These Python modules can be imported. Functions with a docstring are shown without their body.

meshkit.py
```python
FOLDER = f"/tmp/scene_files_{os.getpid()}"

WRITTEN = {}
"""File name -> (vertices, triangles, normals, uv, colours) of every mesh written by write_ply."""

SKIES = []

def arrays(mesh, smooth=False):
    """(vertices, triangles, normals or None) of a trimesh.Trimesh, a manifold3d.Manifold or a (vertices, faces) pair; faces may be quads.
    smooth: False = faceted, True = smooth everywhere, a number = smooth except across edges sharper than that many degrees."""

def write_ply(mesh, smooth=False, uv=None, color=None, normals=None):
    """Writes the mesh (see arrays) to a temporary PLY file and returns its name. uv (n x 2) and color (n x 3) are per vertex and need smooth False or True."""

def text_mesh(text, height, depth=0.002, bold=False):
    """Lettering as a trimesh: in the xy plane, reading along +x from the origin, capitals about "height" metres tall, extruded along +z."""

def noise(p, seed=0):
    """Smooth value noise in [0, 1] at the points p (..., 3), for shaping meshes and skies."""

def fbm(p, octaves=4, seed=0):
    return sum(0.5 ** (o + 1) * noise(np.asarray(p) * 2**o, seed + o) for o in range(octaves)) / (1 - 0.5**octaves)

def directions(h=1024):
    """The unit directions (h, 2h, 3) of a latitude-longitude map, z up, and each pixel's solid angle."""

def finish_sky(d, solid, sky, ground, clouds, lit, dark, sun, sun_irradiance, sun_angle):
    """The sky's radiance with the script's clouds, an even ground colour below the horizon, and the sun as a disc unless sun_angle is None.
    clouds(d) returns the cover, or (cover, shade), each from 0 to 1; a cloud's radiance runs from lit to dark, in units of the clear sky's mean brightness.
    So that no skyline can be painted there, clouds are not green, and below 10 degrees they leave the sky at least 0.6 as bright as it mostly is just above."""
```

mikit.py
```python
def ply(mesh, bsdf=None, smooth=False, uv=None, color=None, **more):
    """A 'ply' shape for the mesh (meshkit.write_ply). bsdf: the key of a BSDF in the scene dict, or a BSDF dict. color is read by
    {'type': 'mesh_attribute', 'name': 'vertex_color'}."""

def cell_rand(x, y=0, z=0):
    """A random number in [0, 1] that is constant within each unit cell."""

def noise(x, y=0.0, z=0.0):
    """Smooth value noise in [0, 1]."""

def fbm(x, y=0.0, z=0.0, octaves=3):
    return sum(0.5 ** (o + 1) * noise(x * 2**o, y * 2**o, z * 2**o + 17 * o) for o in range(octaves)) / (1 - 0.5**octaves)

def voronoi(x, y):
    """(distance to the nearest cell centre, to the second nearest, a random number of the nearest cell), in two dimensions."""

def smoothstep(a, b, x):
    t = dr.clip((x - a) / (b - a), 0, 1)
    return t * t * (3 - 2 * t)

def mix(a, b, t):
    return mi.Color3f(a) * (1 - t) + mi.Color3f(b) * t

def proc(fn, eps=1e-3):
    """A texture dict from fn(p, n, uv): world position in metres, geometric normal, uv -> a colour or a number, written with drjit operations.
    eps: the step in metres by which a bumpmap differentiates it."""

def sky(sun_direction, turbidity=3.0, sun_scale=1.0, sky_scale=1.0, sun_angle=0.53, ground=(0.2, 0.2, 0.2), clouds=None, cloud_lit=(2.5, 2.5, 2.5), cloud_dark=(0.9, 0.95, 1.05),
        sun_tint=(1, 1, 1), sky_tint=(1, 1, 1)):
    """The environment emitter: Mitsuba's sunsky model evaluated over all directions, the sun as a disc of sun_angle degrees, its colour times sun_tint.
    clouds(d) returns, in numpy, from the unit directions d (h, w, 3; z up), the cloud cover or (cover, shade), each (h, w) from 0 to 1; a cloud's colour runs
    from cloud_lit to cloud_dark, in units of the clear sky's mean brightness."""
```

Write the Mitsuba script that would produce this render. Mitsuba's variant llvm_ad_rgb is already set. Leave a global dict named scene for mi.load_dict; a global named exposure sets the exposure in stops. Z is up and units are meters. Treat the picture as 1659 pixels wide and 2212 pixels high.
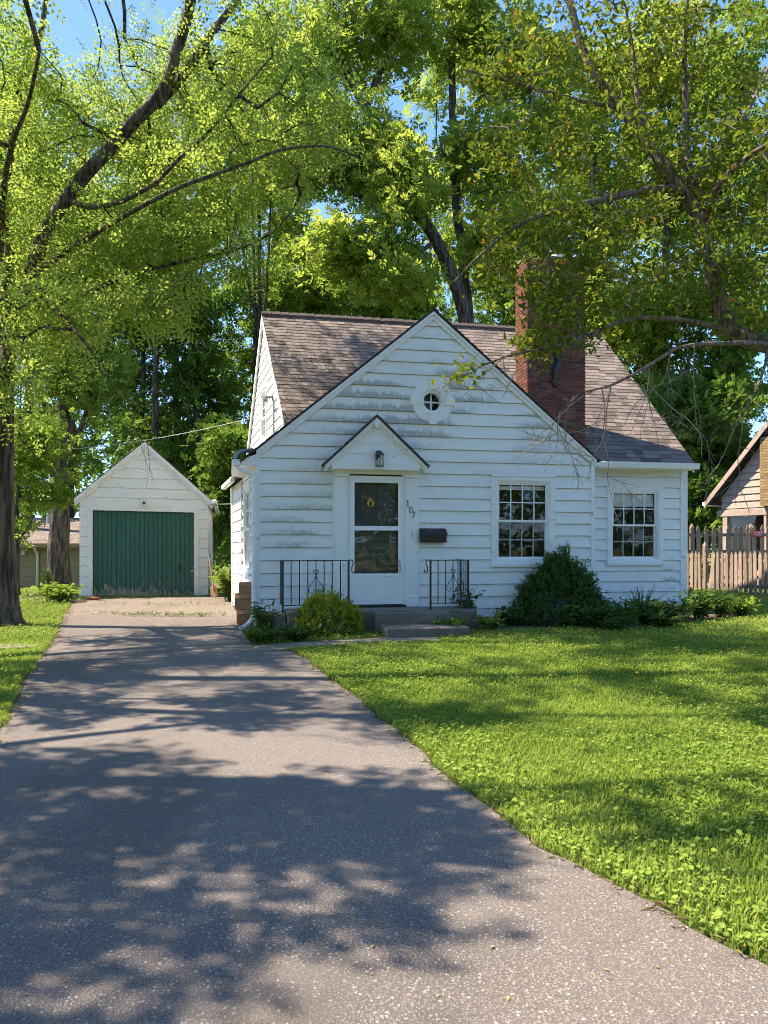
import math, random
import numpy as np, trimesh, shapely
import shapely.geometry as sg
from shapely import affinity, ops
from scipy.spatial import cKDTree
import drjit as dr
import mitsuba as mi
import mikit, meshkit
from mikit import proc, noise, fbm, voronoi, cell_rand, smoothstep, mix

T = mi.ScalarTransform4f
scene, labels = {}, {}
# ------------------------------------------------------------------ camera, sky, exposure
F, CX, YH, EYE = 1661.0, 829.5, 1186.0, 1.6          # focal length etc. in pixels of a 1659 x 2212 view of the photograph
scene['camera'] = {'type': 'perspective', 'fov_axis': 'x', 'fov': 2 * math.degrees(math.atan(829.5 / F)),
                   'principal_point_offset_y': -(YH - 1106.0) / 2212.0, 'near_clip': 0.05, 'far_clip': 400.0,
                   'to_world': T().look_at(origin=[0, 0, EYE], target=[0, 10, EYE], up=[0, 0, 1])}
SUN = np.array([-0.550, 0.065, 0.832])
scene['sky'] = mikit.sky(SUN.tolist(), turbidity=2.6, sun_scale=1.3, ground=(0.12, 0.14, 0.07), sky_scale=1.2, sky_tint=(0.91, 0.97, 1.08))
exposure = 3.0

rng = np.random.default_rng(7)
R3 = lambda: rng.random()


def at(x, y, d):
    """The point of the world that stands d metres ahead and shows at pixel x, y."""
    return np.array([(x - CX) / F * d, d, EYE + (YH - y) / F * d])


SL = 0.0265


def gz(X, Y):
    X, Y = np.asarray(X, float), np.asarray(Y, float)
    z = SL * np.clip(Y, 0, 20)
    return z - 0.06 * np.clip(Y - 20, 0, 16) + 0.02 * np.clip(-Y - 14, 0, 30)


def gp(x, y):
    d = EYE / ((y - YH) / F + SL)
    return np.array([(x - CX) / F * d, d, SL * d])


# ------------------------------------------------------------------ registry
_count = {}


def num(base):
    n = _count.get(base, 0)
    _count[base] = n + 1
    return base if n == 0 else f'{base}_{n:03d}'


def add(name, mesh, mat, parent=None, smooth=False, uv=None):
    key = num(f'{parent}__{name}' if parent else name)
    scene[key] = mikit.ply(mesh, mat, smooth=smooth, uv=uv)
    return key


def tag(key, label, cat=None, group=None, kind=None):
    d = {'label': label}
    if cat: d['category'] = cat
    if group: d['group'] = group
    if kind: d['kind'] = kind
    labels[key] = d
    return key


def thing(name, label, cat, group=None):
    return tag(num(name), label, cat, group)


def stuff(key, label=None):
    labels[key] = {'kind': 'stuff', **({'label': label} if label else {})}
    return key


def struct(key):
    labels[key] = {'kind': 'structure'}
    return key


# ------------------------------------------------------------------ frames and small meshes
class Frame:
    """u along the front, v away from the camera, z up."""

    def __init__(s, origin, yaw):
        a = math.radians(yaw)
        s.o = np.array([origin[0], origin[1], 0.0])
        s.U = np.array([math.cos(a), math.sin(a), 0]); s.V = np.array([-math.sin(a), math.cos(a), 0])
        s.M = np.eye(4); s.M[:3, 0] = s.U; s.M[:3, 1] = s.V; s.M[:3, 3] = s.o
        s.shear = 0.0

    def px(s, x, y, v=0.0):
        """(u, z) where pixel x, y meets the upright plane at depth v."""
        r = np.array([(x - CX) / F, 1, (YH - y) / F]); q = s.o + v * s.V
        t = (q @ s.V) / (r @ s.V)
        p = np.array([0, 0, EYE]) + t * r - s.o
        return float(p @ s.U), float(p[2])

    def w(s, mesh):
        v, f = (mesh.vertices, mesh.faces) if hasattr(mesh, 'vertices') else mesh
        v = np.array(v, float)
        v[:, 2] -= s.shear * v[:, 0]
        return trimesh.Trimesh(v @ s.M[:3, :3].T + s.M[:3, 3], np.array(f), process=False)

    def p(s, u, v, z):
        return s.o + u * s.U + v * s.V + np.array([0, 0, z])


HF = Frame([-2.0276, 12.3139], 11.5)


def box(u0, u1, v0, v1, z0, z1, c=0.0):
    m = trimesh.creation.box([u1 - u0, v1 - v0, z1 - z0])
    if c > 0:
        e = np.array([u1 - u0, v1 - v0, z1 - z0]) / 2
        c = min(c, *(0.45 * e))
        pts = []
        for sx in (-1, 1):
            for sy in (-1, 1):
                for sz in (-1, 1):
                    for k in range(3):
                        q = np.array([sx, sy, sz]) * (e - c); q[k] += c * [sx, sy, sz][k]; pts.append(q)
        m = trimesh.convex.convex_hull(np.array(pts))
    m.apply_translation([(u0 + u1) / 2, (v0 + v1) / 2, (z0 + z1) / 2])
    return m


def cat(ms):
    return trimesh.util.concatenate([trimesh.Trimesh(*m, process=False) if isinstance(m, tuple) else m for m in ms])


def polys(g):
    return [p for p in getattr(g, 'geoms', [g]) if p.geom_type == 'Polygon' and p.area > 1e-5]


def slab(poly, v0, v1):
    """A polygon in (u, z) as a plate from v0 to v1."""
    out = []
    for p in polys(poly):
        m = trimesh.creation.extrude_polygon(p, 1.0, engine='earcut')
        V = np.array(m.vertices)
        m.vertices = np.stack([V[:, 0], v1 + (v0 - v1) * V[:, 2], V[:, 1]], 1)
        out.append(m)
    return cat(out)


def tube(points, radii, sides=6, cap=True):
    p = np.asarray(points, float); n = len(p)
    r = np.broadcast_to(np.asarray(radii, float), (n,))
    t = np.gradient(p, axis=0); t /= np.linalg.norm(t, axis=1, keepdims=True) + 1e-12
    a = np.cross(t[0], [0, 0, 1.0] if abs(t[0][2]) < 0.9 else [1.0, 0, 0]); A = []
    for i in range(n):
        a = a - (a @ t[i]) * t[i]; a = a / (np.linalg.norm(a) + 1e-12); A.append(a)
    A = np.array(A); B = np.cross(t, A)
    g = np.arange(sides) * 2 * math.pi / sides
    v = (p[:, None] + r[:, None, None] * (np.cos(g)[None, :, None] * A[:, None] + np.sin(g)[None, :, None] * B[:, None])).reshape(-1, 3)
    i, j = np.meshgrid(np.arange(n - 1), np.arange(sides), indexing='ij')
    q = np.stack([i * sides + j, i * sides + (j + 1) % sides, (i + 1) * sides + (j + 1) % sides, (i + 1) * sides + j], -1).reshape(-1, 4)
    f = np.vstack([q[:, [0, 1, 2]], q[:, [0, 2, 3]]])
    if cap:
        k = len(v); v = np.vstack([v, p[:1], p[-1:]]); jj = np.arange(sides)
        f = np.vstack([f, np.stack([jj * 0 + k, (jj + 1) % sides, jj], 1), np.stack([jj * 0 + k + 1, (n - 1) * sides + jj, (n - 1) * sides + (jj + 1) % sides], 1)])
    return v, f


def bar(a, b, r, sides=8):
    return tube([a, b], [r, r], sides)


def cuv(mesh, a, b=0.5):
    return np.tile([a, b], (len(mesh.vertices), 1))


def spline(pts, n):
    pts = np.asarray(pts, float)
    d = np.r_[0, np.cumsum(np.linalg.norm(np.diff(pts, axis=0), axis=1))]
    from scipy.interpolate import PchipInterpolator
    return PchipInterpolator(d, pts, axis=0)(np.linspace(0, d[-1], n))


# ------------------------------------------------------------------ materials
def rgb(c): return {'type': 'rgb', 'value': list(map(float, c))}


def mat(name, color, rough=0.6, two=True, bump=None, bscale=1.0, **kw):
    b = {'type': 'principled', 'base_color': color if isinstance(color, dict) else rgb(color), 'roughness': rough, **kw}
    if bump is not None:
        b = {'type': 'bumpmap', 'arbitrary': {**bump}, 'scale': bscale, 'bsdf': b}
    scene[name] = {'type': 'twosided', 'bsdf': b} if two else b
    return name


def leaf(name, a, b, trans=1.0, rough=0.45, extra=None):
    A, B = tuple(a), tuple(b)

    def col(p, n, uv):
        c = mix(A, B, uv.x)
        if extra is not None:
            c = dr.select(uv.y > extra[0], mix(extra[1], extra[2], uv.x), c)
        return c
    scene[name] = {'type': 'principledthin', 'base_color': proc(col), 'roughness': rough, 'diff_trans': trans, 'spec_trans': 0.0, 'eta': 1.4}
    return name


Cx, Cy = float(HF.o[0]), float(HF.o[1]); Ux, Uy = float(HF.U[0]), float(HF.U[1])


def siding_col(p, n, uv):
    hu = (p.x - Cx) * Ux + (p.y - Cy) * Uy
    base = mix((0.70, 0.71, 0.70), (0.76, 0.76, 0.745), fbm(p.x * 1.3, p.y * 1.3, p.z * 5.0, octaves=3))
    big = fbm(hu * 0.75 + 3.1, p.z * 1.1, 4.0, octaves=3)
    region = dr.exp(-dr.square((hu - 2.9) / 2.3) - dr.square((p.z - 4.1) / 1.0))
    region = dr.maximum(region, 0.55 * dr.exp(-dr.square((hu - 1.0) / 0.9) - dr.square((p.z - 1.6) / 1.4)))
    region = dr.maximum(region, 0.95 * dr.exp(-dr.square((hu - 8.1) / 0.25) - dr.square((p.z - 1.25) / 0.55)))
    streak = 0.55 * fbm(hu * 16.0, p.z * 5.0, 2.0, octaves=4) + 0.45 * fbm(hu * 60.0, p.z * 25.0, 6.0, octaves=3)
    patch = smoothstep(0.42, 0.62, big + 0.22 * region - 0.05)
    rise = smoothstep(0.68, 0.0, uv.y + 1.7 * (streak - 0.5) - 0.6 * (big - 0.5))
    m = dr.clip(region * 1.6 * patch * rise * (0.35 + smoothstep(0.3, 0.62, streak)), 0, 0.72)
    m = dr.maximum(m, 0.10 * smoothstep(0.55, 0.8, fbm(hu * 2.0, p.z * 2.0, 9.0, octaves=4)))
    return mix(base, (0.17, 0.185, 0.15), m * 0.9)


mat('white_siding', proc(siding_col), 0.55)
mat('garage_siding', proc(lambda p, n, uv: mix(mix((0.72, 0.72, 0.71), (0.78, 0.78, 0.77), fbm(p.x * 2, p.y * 2, p.z * 6)), (0.30, 0.28, 0.25),
    smoothstep(0.70, 0.78, fbm(p.x * 9, p.y * 9, p.z * 22, octaves=4)) * 0.6)), 0.6)
mat('white_trim', proc(lambda p, n, uv: mix((0.74, 0.745, 0.74), (0.34, 0.33, 0.30), 0.75 * smoothstep(0.74, 0.80, fbm(p.x * 14, p.y * 14, p.z * 9, octaves=4)))), 0.45)
mat('storm_white', (0.76, 0.77, 0.77), 0.35)
mat('sheathing', (0.13, 0.13, 0.13), 0.8)
mat('interior', (0.05, 0.045, 0.04), 0.8)
mat('tan_siding', proc(lambda p, n, uv: mix((0.28, 0.225, 0.195), (0.37, 0.305, 0.265), fbm(p.x * 2, p.y * 2, p.z * 8))), 0.7)
mat('ochre_siding', proc(lambda p, n, uv: mix((0.22, 0.17, 0.075), (0.27, 0.21, 0.10), fbm(p.x * 2, p.y * 2, p.z * 8))), 0.7)


def shingle_col(p, n, uv):
    c = mix((0.075, 0.061, 0.054), (0.19, 0.158, 0.143), uv.x)
    g = fbm(p.x * 140, p.y * 140, p.z * 140, octaves=2)
    return c * (0.7 + 0.6 * g) * (0.85 + 0.3 * fbm(p.x * 1.2, p.y * 1.2, p.z * 1.2))


mat('shingle', proc(shingle_col), 0.9)
mat('roof_deck', (0.05, 0.04, 0.037), 0.9)


def brick_col(p, n, uv):
    c = mix((0.07, 0.024, 0.018), (0.165, 0.052, 0.035), uv.x)
    c = dr.select(uv.y > 0.8, mix((0.05, 0.026, 0.024), (0.09, 0.04, 0.032), uv.x), c)
    return c * (0.75 + 0.5 * fbm(p.x * 60, p.y * 60, p.z * 60, octaves=3))


mat('brick', proc(brick_col), 0.85)
mat('mortar', proc(lambda p, n, uv: mix((0.24, 0.195, 0.165), (0.36, 0.30, 0.26), fbm(p.x * 20, p.y * 20, p.z * 20))), 0.9)
mat('yellow_brick', proc(lambda p, n, uv: mix((0.17, 0.12, 0.055), (0.26, 0.19, 0.09), uv.x)), 0.85)


def concrete_col(p, n, uv):
    c = mix((0.16, 0.145, 0.125), (0.27, 0.25, 0.215), fbm(p.x * 3, p.y * 3, p.z * 3, octaves=4))
    c = mix(c, (0.06, 0.055, 0.045), 0.75 * smoothstep(0.52, 0.72, fbm(p.x * 1.7 + 5, p.y * 1.7, p.z * 5, octaves=4)))
    return c * (0.8 + 0.4 * noise(p.x * 90, p.y * 90, p.z * 90))


mat('concrete', proc(concrete_col), 0.85, bump=proc(lambda p, n, uv: fbm(p.x * 40, p.y * 40, p.z * 40, octaves=3)), bscale=0.004)
mat('step_concrete', proc(lambda p, n, uv: mix((0.07, 0.06, 0.05), (0.20, 0.17, 0.14), fbm(p.x * 5, p.y * 5, p.z * 9, octaves=4)) * (0.7 + 0.6 * noise(p.x * 110, p.y * 110, p.z * 110))), 0.85)
mat('foundation_paint', proc(lambda p, n, uv: mix((0.5, 0.52, 0.52), (0.22, 0.22, 0.2), smoothstep(0.45, 0.75, fbm(p.x * 6, p.y * 6, p.z * 10, octaves=4)))), 0.8)


def asphalt_col(p, n, uv):
    q = noise(p.x * 3, p.y * 3) * 0.6
    d1, d2, r = voronoi(p.x * 105 + q, p.y * 105 + q)
    e1, e2, r2 = voronoi(p.x * 52 + 11.3, p.y * 52)
    big = fbm(p.x * 0.35, p.y * 0.35, octaves=4)
    binder = mix((0.065, 0.057, 0.052), (0.105, 0.092, 0.084), big)
    stone = mix((0.085, 0.075, 0.069), (0.235, 0.21, 0.197), dr.square(r))
    m = smoothstep(0.50, 0.28, d1) * smoothstep(0.22, 0.40, r)
    c = mix(binder, stone, m * 0.85)
    m2 = smoothstep(0.33, 0.24, e1) * smoothstep(0.88, 0.92, r2)
    c = mix(c, (0.31, 0.285, 0.27), m2 * 0.7)
    c = c * 1.28 * (0.72 + 0.5 * noise(p.x * 230, p.y * 230)) * (0.86 + 0.28 * fbm(p.x * 1.1, p.y * 1.1, 6.0, octaves=4))
    c = mix(c, c * 0.62, smoothstep(0.60, 0.72, fbm(p.x * 0.55 + 8, p.y * 0.4, 1.0, octaves=4)) * 0.6)
    far = smoothstep(13.1, 15.0, p.y + 1.4 * (fbm(p.x * 0.9, p.y * 0.9, octaves=3) - 0.5) - 0.15 * p.x)
    dirt = mix((0.125, 0.102, 0.082), (0.20, 0.165, 0.13), fbm(p.x * 2.2, p.y * 2.2, octaves=4)) * (0.75 + 0.5 * noise(p.x * 60, p.y * 60))
    crack = smoothstep(0.014, 0.0, dr.abs(fbm(p.x * 0.8, p.y * 0.8, 3.0, octaves=4) - 0.5)) * smoothstep(0.45, 0.6, big)
    return mix(mix(c, dirt, far * 0.85), (0.03, 0.028, 0.025), crack * 0.15)


def asphalt_h(p, n, uv):
    d1, d2, r = voronoi(p.x * 105, p.y * 105)
    return smoothstep(0.55, 0.1, d1) * (0.4 + 0.6 * r)


mat('asphalt', proc(asphalt_col), 0.75, bump=proc(asphalt_h, eps=2e-3), bscale=0.006)
mat('soil', proc(lambda p, n, uv: mix((0.045, 0.050, 0.018), (0.085, 0.095, 0.03), fbm(p.x * 1.5, p.y * 1.5, octaves=5))), 0.95)
mat('mulch', proc(lambda p, n, uv: mix((0.03, 0.022, 0.015), (0.075, 0.055, 0.035), fbm(p.x * 25, p.y * 25, octaves=3))), 0.95)
mat('road_asphalt', proc(lambda p, n, uv: mix((0.14, 0.12, 0.10), (0.2, 0.17, 0.14), fbm(p.x * 3, p.y * 3, octaves=4))), 0.85)
mat('black_iron', (0.014, 0.013, 0.013), 0.45, specular=0.5)
mat('mailbox_black', (0.011, 0.009, 0.011), 0.4, specular=0.5)
mat('lamp_bronze', proc(lambda p, n, uv: mix((0.05, 0.045, 0.035), (0.11, 0.10, 0.08), fbm(p.x * 40, p.y * 40, p.z * 40))), 0.5, metallic=0.6)
mat('brass', (0.75, 0.5, 0.12), 0.25, metallic=1.0)
mat('grey_metal', (0.35, 0.36, 0.37), 0.45, metallic=0.5)
mat('pipe_grey', (0.22, 0.25, 0.30), 0.5)
mat('inner_door', (0.022, 0.03, 0.026), 0.45)
mat('blind', (0.55, 0.56, 0.55), 0.6)
mat('muntin_grey', (0.36, 0.37, 0.37), 0.5)
mat('lamp_glass', (0.55, 0.55, 0.5), 0.2)
mat('cardboard', proc(lambda p, n, uv: mix((0.27, 0.145, 0.075), (0.34, 0.19, 0.10), fbm(p.x * 8, p.y * 8, p.z * 8))), 0.75)
mat('tool_wood', (0.33, 0.19, 0.08), 0.6)
mat('tool_blue', (0.12, 0.25, 0.4), 0.5)
mat('red_sign', (0.42, 0.03, 0.035), 0.5)
mat('sign_white', (0.75, 0.75, 0.75), 0.5)
mat('cable', (0.36, 0.37, 0.36), 0.6)
mat('petal_yellow', (0.75, 0.40, 0.01), 0.7)
mat('red_paver', (0.30, 0.10, 0.06), 0.85)
mat('yellow_pipe', (0.55, 0.52, 0.28), 0.5)
mat('orange_plastic', (0.55, 0.2, 0.03), 0.5)


def fence_col(p, n, uv):
    g = fbm(p.x * 45 + uv.x * 30, p.y * 45, p.z * 3.5, octaves=3)
    c = mix((0.17, 0.125, 0.092), (0.36, 0.285, 0.225), 0.55 * uv.x + 0.45 * g)
    return mix(c, (0.12, 0.11, 0.085), 0.5 * smoothstep(0.55, 0.75, fbm(p.x * 6, p.y * 6, p.z * 3, octaves=3)))


mat('fence_wood', proc(fence_col), 0.85)


def green_col(p, n, uv):
    z = uv.y                        # height above the sill, metres
    k = fbm(p.x * 26, p.y * 26, p.z * 7, octaves=4)
    tall = 0.10 + 0.42 * dr.square(noise(p.x * 11.0, p.y * 3.0))
    peel = smoothstep(0.44, 0.54, k + 0.26 * (1 - z / tall) - 0.10) * smoothstep(tall, tall * 0.5, z)
    seam = smoothstep(0.58, 0.7, fbm(p.x * 40, p.y * 40, p.z * 5, octaves=3)) * smoothstep(0.6, 0.1, z) * 0.6
    paint = mix((0.014, 0.085, 0.067), (0.027, 0.118, 0.092), fbm(p.x * 3, p.y * 3, p.z * 1.2, octaves=4))
    wood = mix((0.40, 0.34, 0.28), (0.22, 0.18, 0.14), fbm(p.x * 70, p.y * 70, p.z * 8))
    return mix(paint, wood, dr.maximum(peel * 0.9, seam))


mat('green_paint', proc(green_col), 0.5)


def bark_fn(a, b, s):
    def col(p, n, uv):
        r = fbm(p.x * 15 * s, p.y * 15 * s, p.z * 1.5 * s, octaves=3)
        return mix(a, b, smoothstep(0.3, 0.7, r))
    def hgt(p, n, uv):
        return fbm(p.x * 15 * s, p.y * 15 * s, p.z * 1.5 * s, octaves=3)
    return proc(col), proc(hgt, eps=4e-3)


c_, h_ = bark_fn((0.025, 0.019, 0.014), (0.125, 0.098, 0.075), 1.6)
mat('bark_dark', c_, 0.9, bump=h_, bscale=0.06)
c_, h_ = bark_fn((0.06, 0.045, 0.032), (0.19, 0.145, 0.105), 3.0)
mat('bark_crab', c_, 0.85, bump=h_, bscale=0.02)
mat('twig_grey', proc(lambda p, n, uv: mix((0.10, 0.08, 0.065), (0.30, 0.26, 0.22), fbm(p.x * 25, p.y * 25, p.z * 25))), 0.85)

leaf('leaf_locust', (0.19, 0.30, 0.04), (0.42, 0.51, 0.11), 1.35)
leaf('leaf_bright', (0.19, 0.30, 0.035), (0.40, 0.47, 0.085), 1.25)
leaf('leaf_mid', (0.11, 0.205, 0.03), (0.28, 0.38, 0.06), 1.25)
leaf('leaf_deep', (0.07, 0.15, 0.025), (0.20, 0.30, 0.05), 1.2)
leaf('leaf_crab', (0.085, 0.14, 0.018), (0.24, 0.29, 0.03), 0.95, 0.35, (0.985, (0.36, 0.22, 0.03), (0.36, 0.15, 0.06)))
leaf('leaf_yew', (0.03, 0.075, 0.022), (0.10, 0.19, 0.045), 0.6)
leaf('leaf_privet', (0.16, 0.22, 0.02), (0.42, 0.45, 0.05), 1.1)
leaf('leaf_weed', (0.055, 0.115, 0.026), (0.125, 0.20, 0.05), 0.9)
leaf('leaf_lime', (0.16, 0.25, 0.035), (0.28, 0.36, 0.07), 1.0)
leaf('grass_blade', (0.14, 0.235, 0.032), (0.36, 0.46, 0.09), 0.9, 0.4)
leaf('straw', (0.20, 0.17, 0.07), (0.34, 0.28, 0.14), 0.5)
leaf('clover_leaf', (0.14, 0.25, 0.035), (0.33, 0.43, 0.10), 0.9, 0.4)
scene['pane_glass'] = {'type': 'thindielectric', 'int_ior': 1.38}

# ================================================================== the setting
xs = np.unique(np.r_[np.linspace(-90, -16, 20), np.linspace(-16, 16, 49), np.linspace(16, 90, 20)])
ys = np.unique(np.r_[np.linspace(-60, -10, 18), np.linspace(-10, 40, 101), np.linspace(40, 130, 20)])
gx, gy = np.meshgrid(xs, ys, indexing='ij')
gv = np.stack([gx, gy, gz(gx, gy)], -1).reshape(-1, 3)
ii, jj = np.meshgrid(np.arange(len(xs) - 1), np.arange(len(ys) - 1), indexing='ij'); k = ii * len(ys) + jj
gf = np.stack([k, k + len(ys), k + len(ys) + 1, k + 1], -1).reshape(-1, 4)
struct(add('ground', (gv, gf), 'soil'))

edge_l = [gp(*q)[:2] for q in [(158, 1297), (140, 1335), (112, 1390), (85, 1430), (52, 1480), (25, 1540), (0, 1598), (-90, 1780), (-75, 1850), (-250, 2150)]]
edge_r = [gp(*q)[:2] for q in [(1900, 2190), (1659, 2085), (1560, 2040), (1450, 1985), (1330, 1925), (1210, 1860), (1130, 1805), (1040, 1735), (960, 1675), (890, 1610), (830, 1560), (760, 1505), (690, 1450),
                              (655, 1425), (630, 1408), (560, 1403), (540, 1385), (538, 1355), (548, 1345), (525, 1300), (480, 1290), (462, 1288)]]
drive = sg.Polygon(edge_l + [(-3.2, 1.2), (-4.2, -3), (-6, -9.0), (7, -9.0), (5.5, -3), (4.3, 1.0)] + edge_r)
_q = np.array(drive.segmentize(0.06).exterior.coords); _n = meshkit.fbm(np.c_[_q * 3.1, 0 * _q[:, 0]], 4, 2) - 0.5; _n2 = meshkit.fbm(np.c_[_q * 3.1 + 50, 0 * _q[:, 0]], 4, 3) - 0.5
drive = sg.Polygon(_q + np.c_[_n, _n2] * 0.13).buffer(0)


def sheet(poly, up, thick=0.06):
    out = []
    for lim in (sg.box(-200, 0, 200, 20), sg.box(-200, -14, 200, 0)):
        for p in polys(poly.intersection(lim)):
            m = trimesh.creation.extrude_polygon(p, thick, engine='earcut')
            V = np.array(m.vertices); V[:, 2] += gz(V[:, 0], V[:, 1]) + up - thick; m.vertices = V
            out.append(m)
    return cat(out)


struct(add('driveway', sheet(drive, 0.012), 'asphalt'))
road = sg.box(-60, -13.5, 60, -9.2)
struct(add('road', sheet(road, 0.012), 'road_asphalt'))
walk = sg.Polygon([gp(*q)[:2] for q in [(545, 1397), (640, 1390), (760, 1384), (803, 1381), (948, 1377), (950, 1388), (800, 1392), (640, 1404), (560, 1411)]])
struct(add('front_walk', sheet(walk, 0.022, 0.1), 'step_concrete'))
bed = sg.Polygon([gp(*q)[:2] for q in [(530, 1392), (640, 1388), (760, 1382), (803, 1378), (803, 1335), (560, 1335)]])
bed2 = sg.Polygon([gp(*q)[:2] for q in [(945, 1376), (1040, 1366), (1130, 1363), (1260, 1362), (1400, 1358), (1500, 1345), (1640, 1335), (1640, 1318), (1480, 1312), (1280, 1325), (1000, 1325), (945, 1330)]])
bed_all = ops.unary_union([bed, bed2]).buffer(0)
struct(add('planting_bed', sheet(bed_all, 0.008, 0.02), 'mulch'))

# ================================================================== lap siding
def siding(parent, fr, poly, z0, e, material, t=0.034, v=0.0, name='siding_board', gap=0.0065):
    """Lapped boards over a polygon in (u, z): each board thicker at its foot, one entry each."""
    lo, hi = poly.bounds[1], poly.bounds[3]
    k = int(math.floor((lo - z0) / e)) - 1
    while z0 + k * e < hi:
        a, b = z0 + k * e, z0 + (k + 1) * e
        dz = rng.normal(0, 0.0006)
        for p in polys(poly.intersection(sg.box(-60, a + dz + gap, 60, b - 0.0005))):
            p = p.simplify(0.002)
            m = trimesh.creation.extrude_polygon(p, 1.0, engine='earcut')
            V = np.array(m.vertices); fr_ = np.clip((V[:, 1] - a) / e, 0, 1)
            jit = rng.normal(0, 0.0012)
            front = v - (t + jit) + (t - 0.004) * fr_
            W = np.stack([V[:, 0], np.where(V[:, 2] > 0.5, front, v + 0.0005), V[:, 1]], 1)
            add(name, fr.w((W, m.faces)), material, parent, uv=np.stack([V[:, 0], fr_], 1))
        k += 1


house = thing('house', 'white clapboard cottage with steep gable, brick chimney and brown shingle roof', 'house')
fx = lambda x, y, v=0.0: HF.px(x, y, v)
rect = lambda a, b: sg.box(min(a[0], b[0]), min(a[1], b[1]), max(a[0], b[0]), max(a[1], b[1]))
GW, EZ, AZ = 5.80, 3.12, 5.50           # gable: width, eave, apex of the wall
gable = sg.Polygon([(0, 0.45), (GW, 0.45), (GW, EZ), (GW / 2 + 0.02, AZ), (0, EZ)])
win1 = rect(fx(1060, 1027), fx(1197, 1222)); door_open = sg.box(1.40, 0.60, 2.46, 2.86)
OC = (2.89, 4.07)
surround = sg.Polygon([(1.235, 0.55), (2.655, 0.55), (2.655, 2.99), (2.80, 2.99), (1.95, 3.82), (1.10, 2.99), (1.235, 2.99)])
wall = add('wall', HF.w(slab(gable.difference(ops.unary_union([win1.buffer(-0.1), door_open, sg.Point(*OC).buffer(0.2)])), 0.0, 0.14)), 'sheathing', house)
siding(wall, HF, gable.difference(ops.unary_union([win1, surround, sg.Point(*OC).buffer(0.33)])).intersection(sg.box(0.03, 0, GW - 0.02, 9)), 0.59, 0.206, 'white_siding')
for u0 in (-0.022, GW - 0.045):
    add('corner_board', HF.w(box(u0, u0 + 0.067, -0.036, 0.05, 0.45, EZ - 0.02)), 'white_trim', house)
add('foundation', HF.w(box(0.01, GW - 0.01, 0.012, 0.3, 0.0, 0.448)), 'foundation_paint', house)

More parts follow.
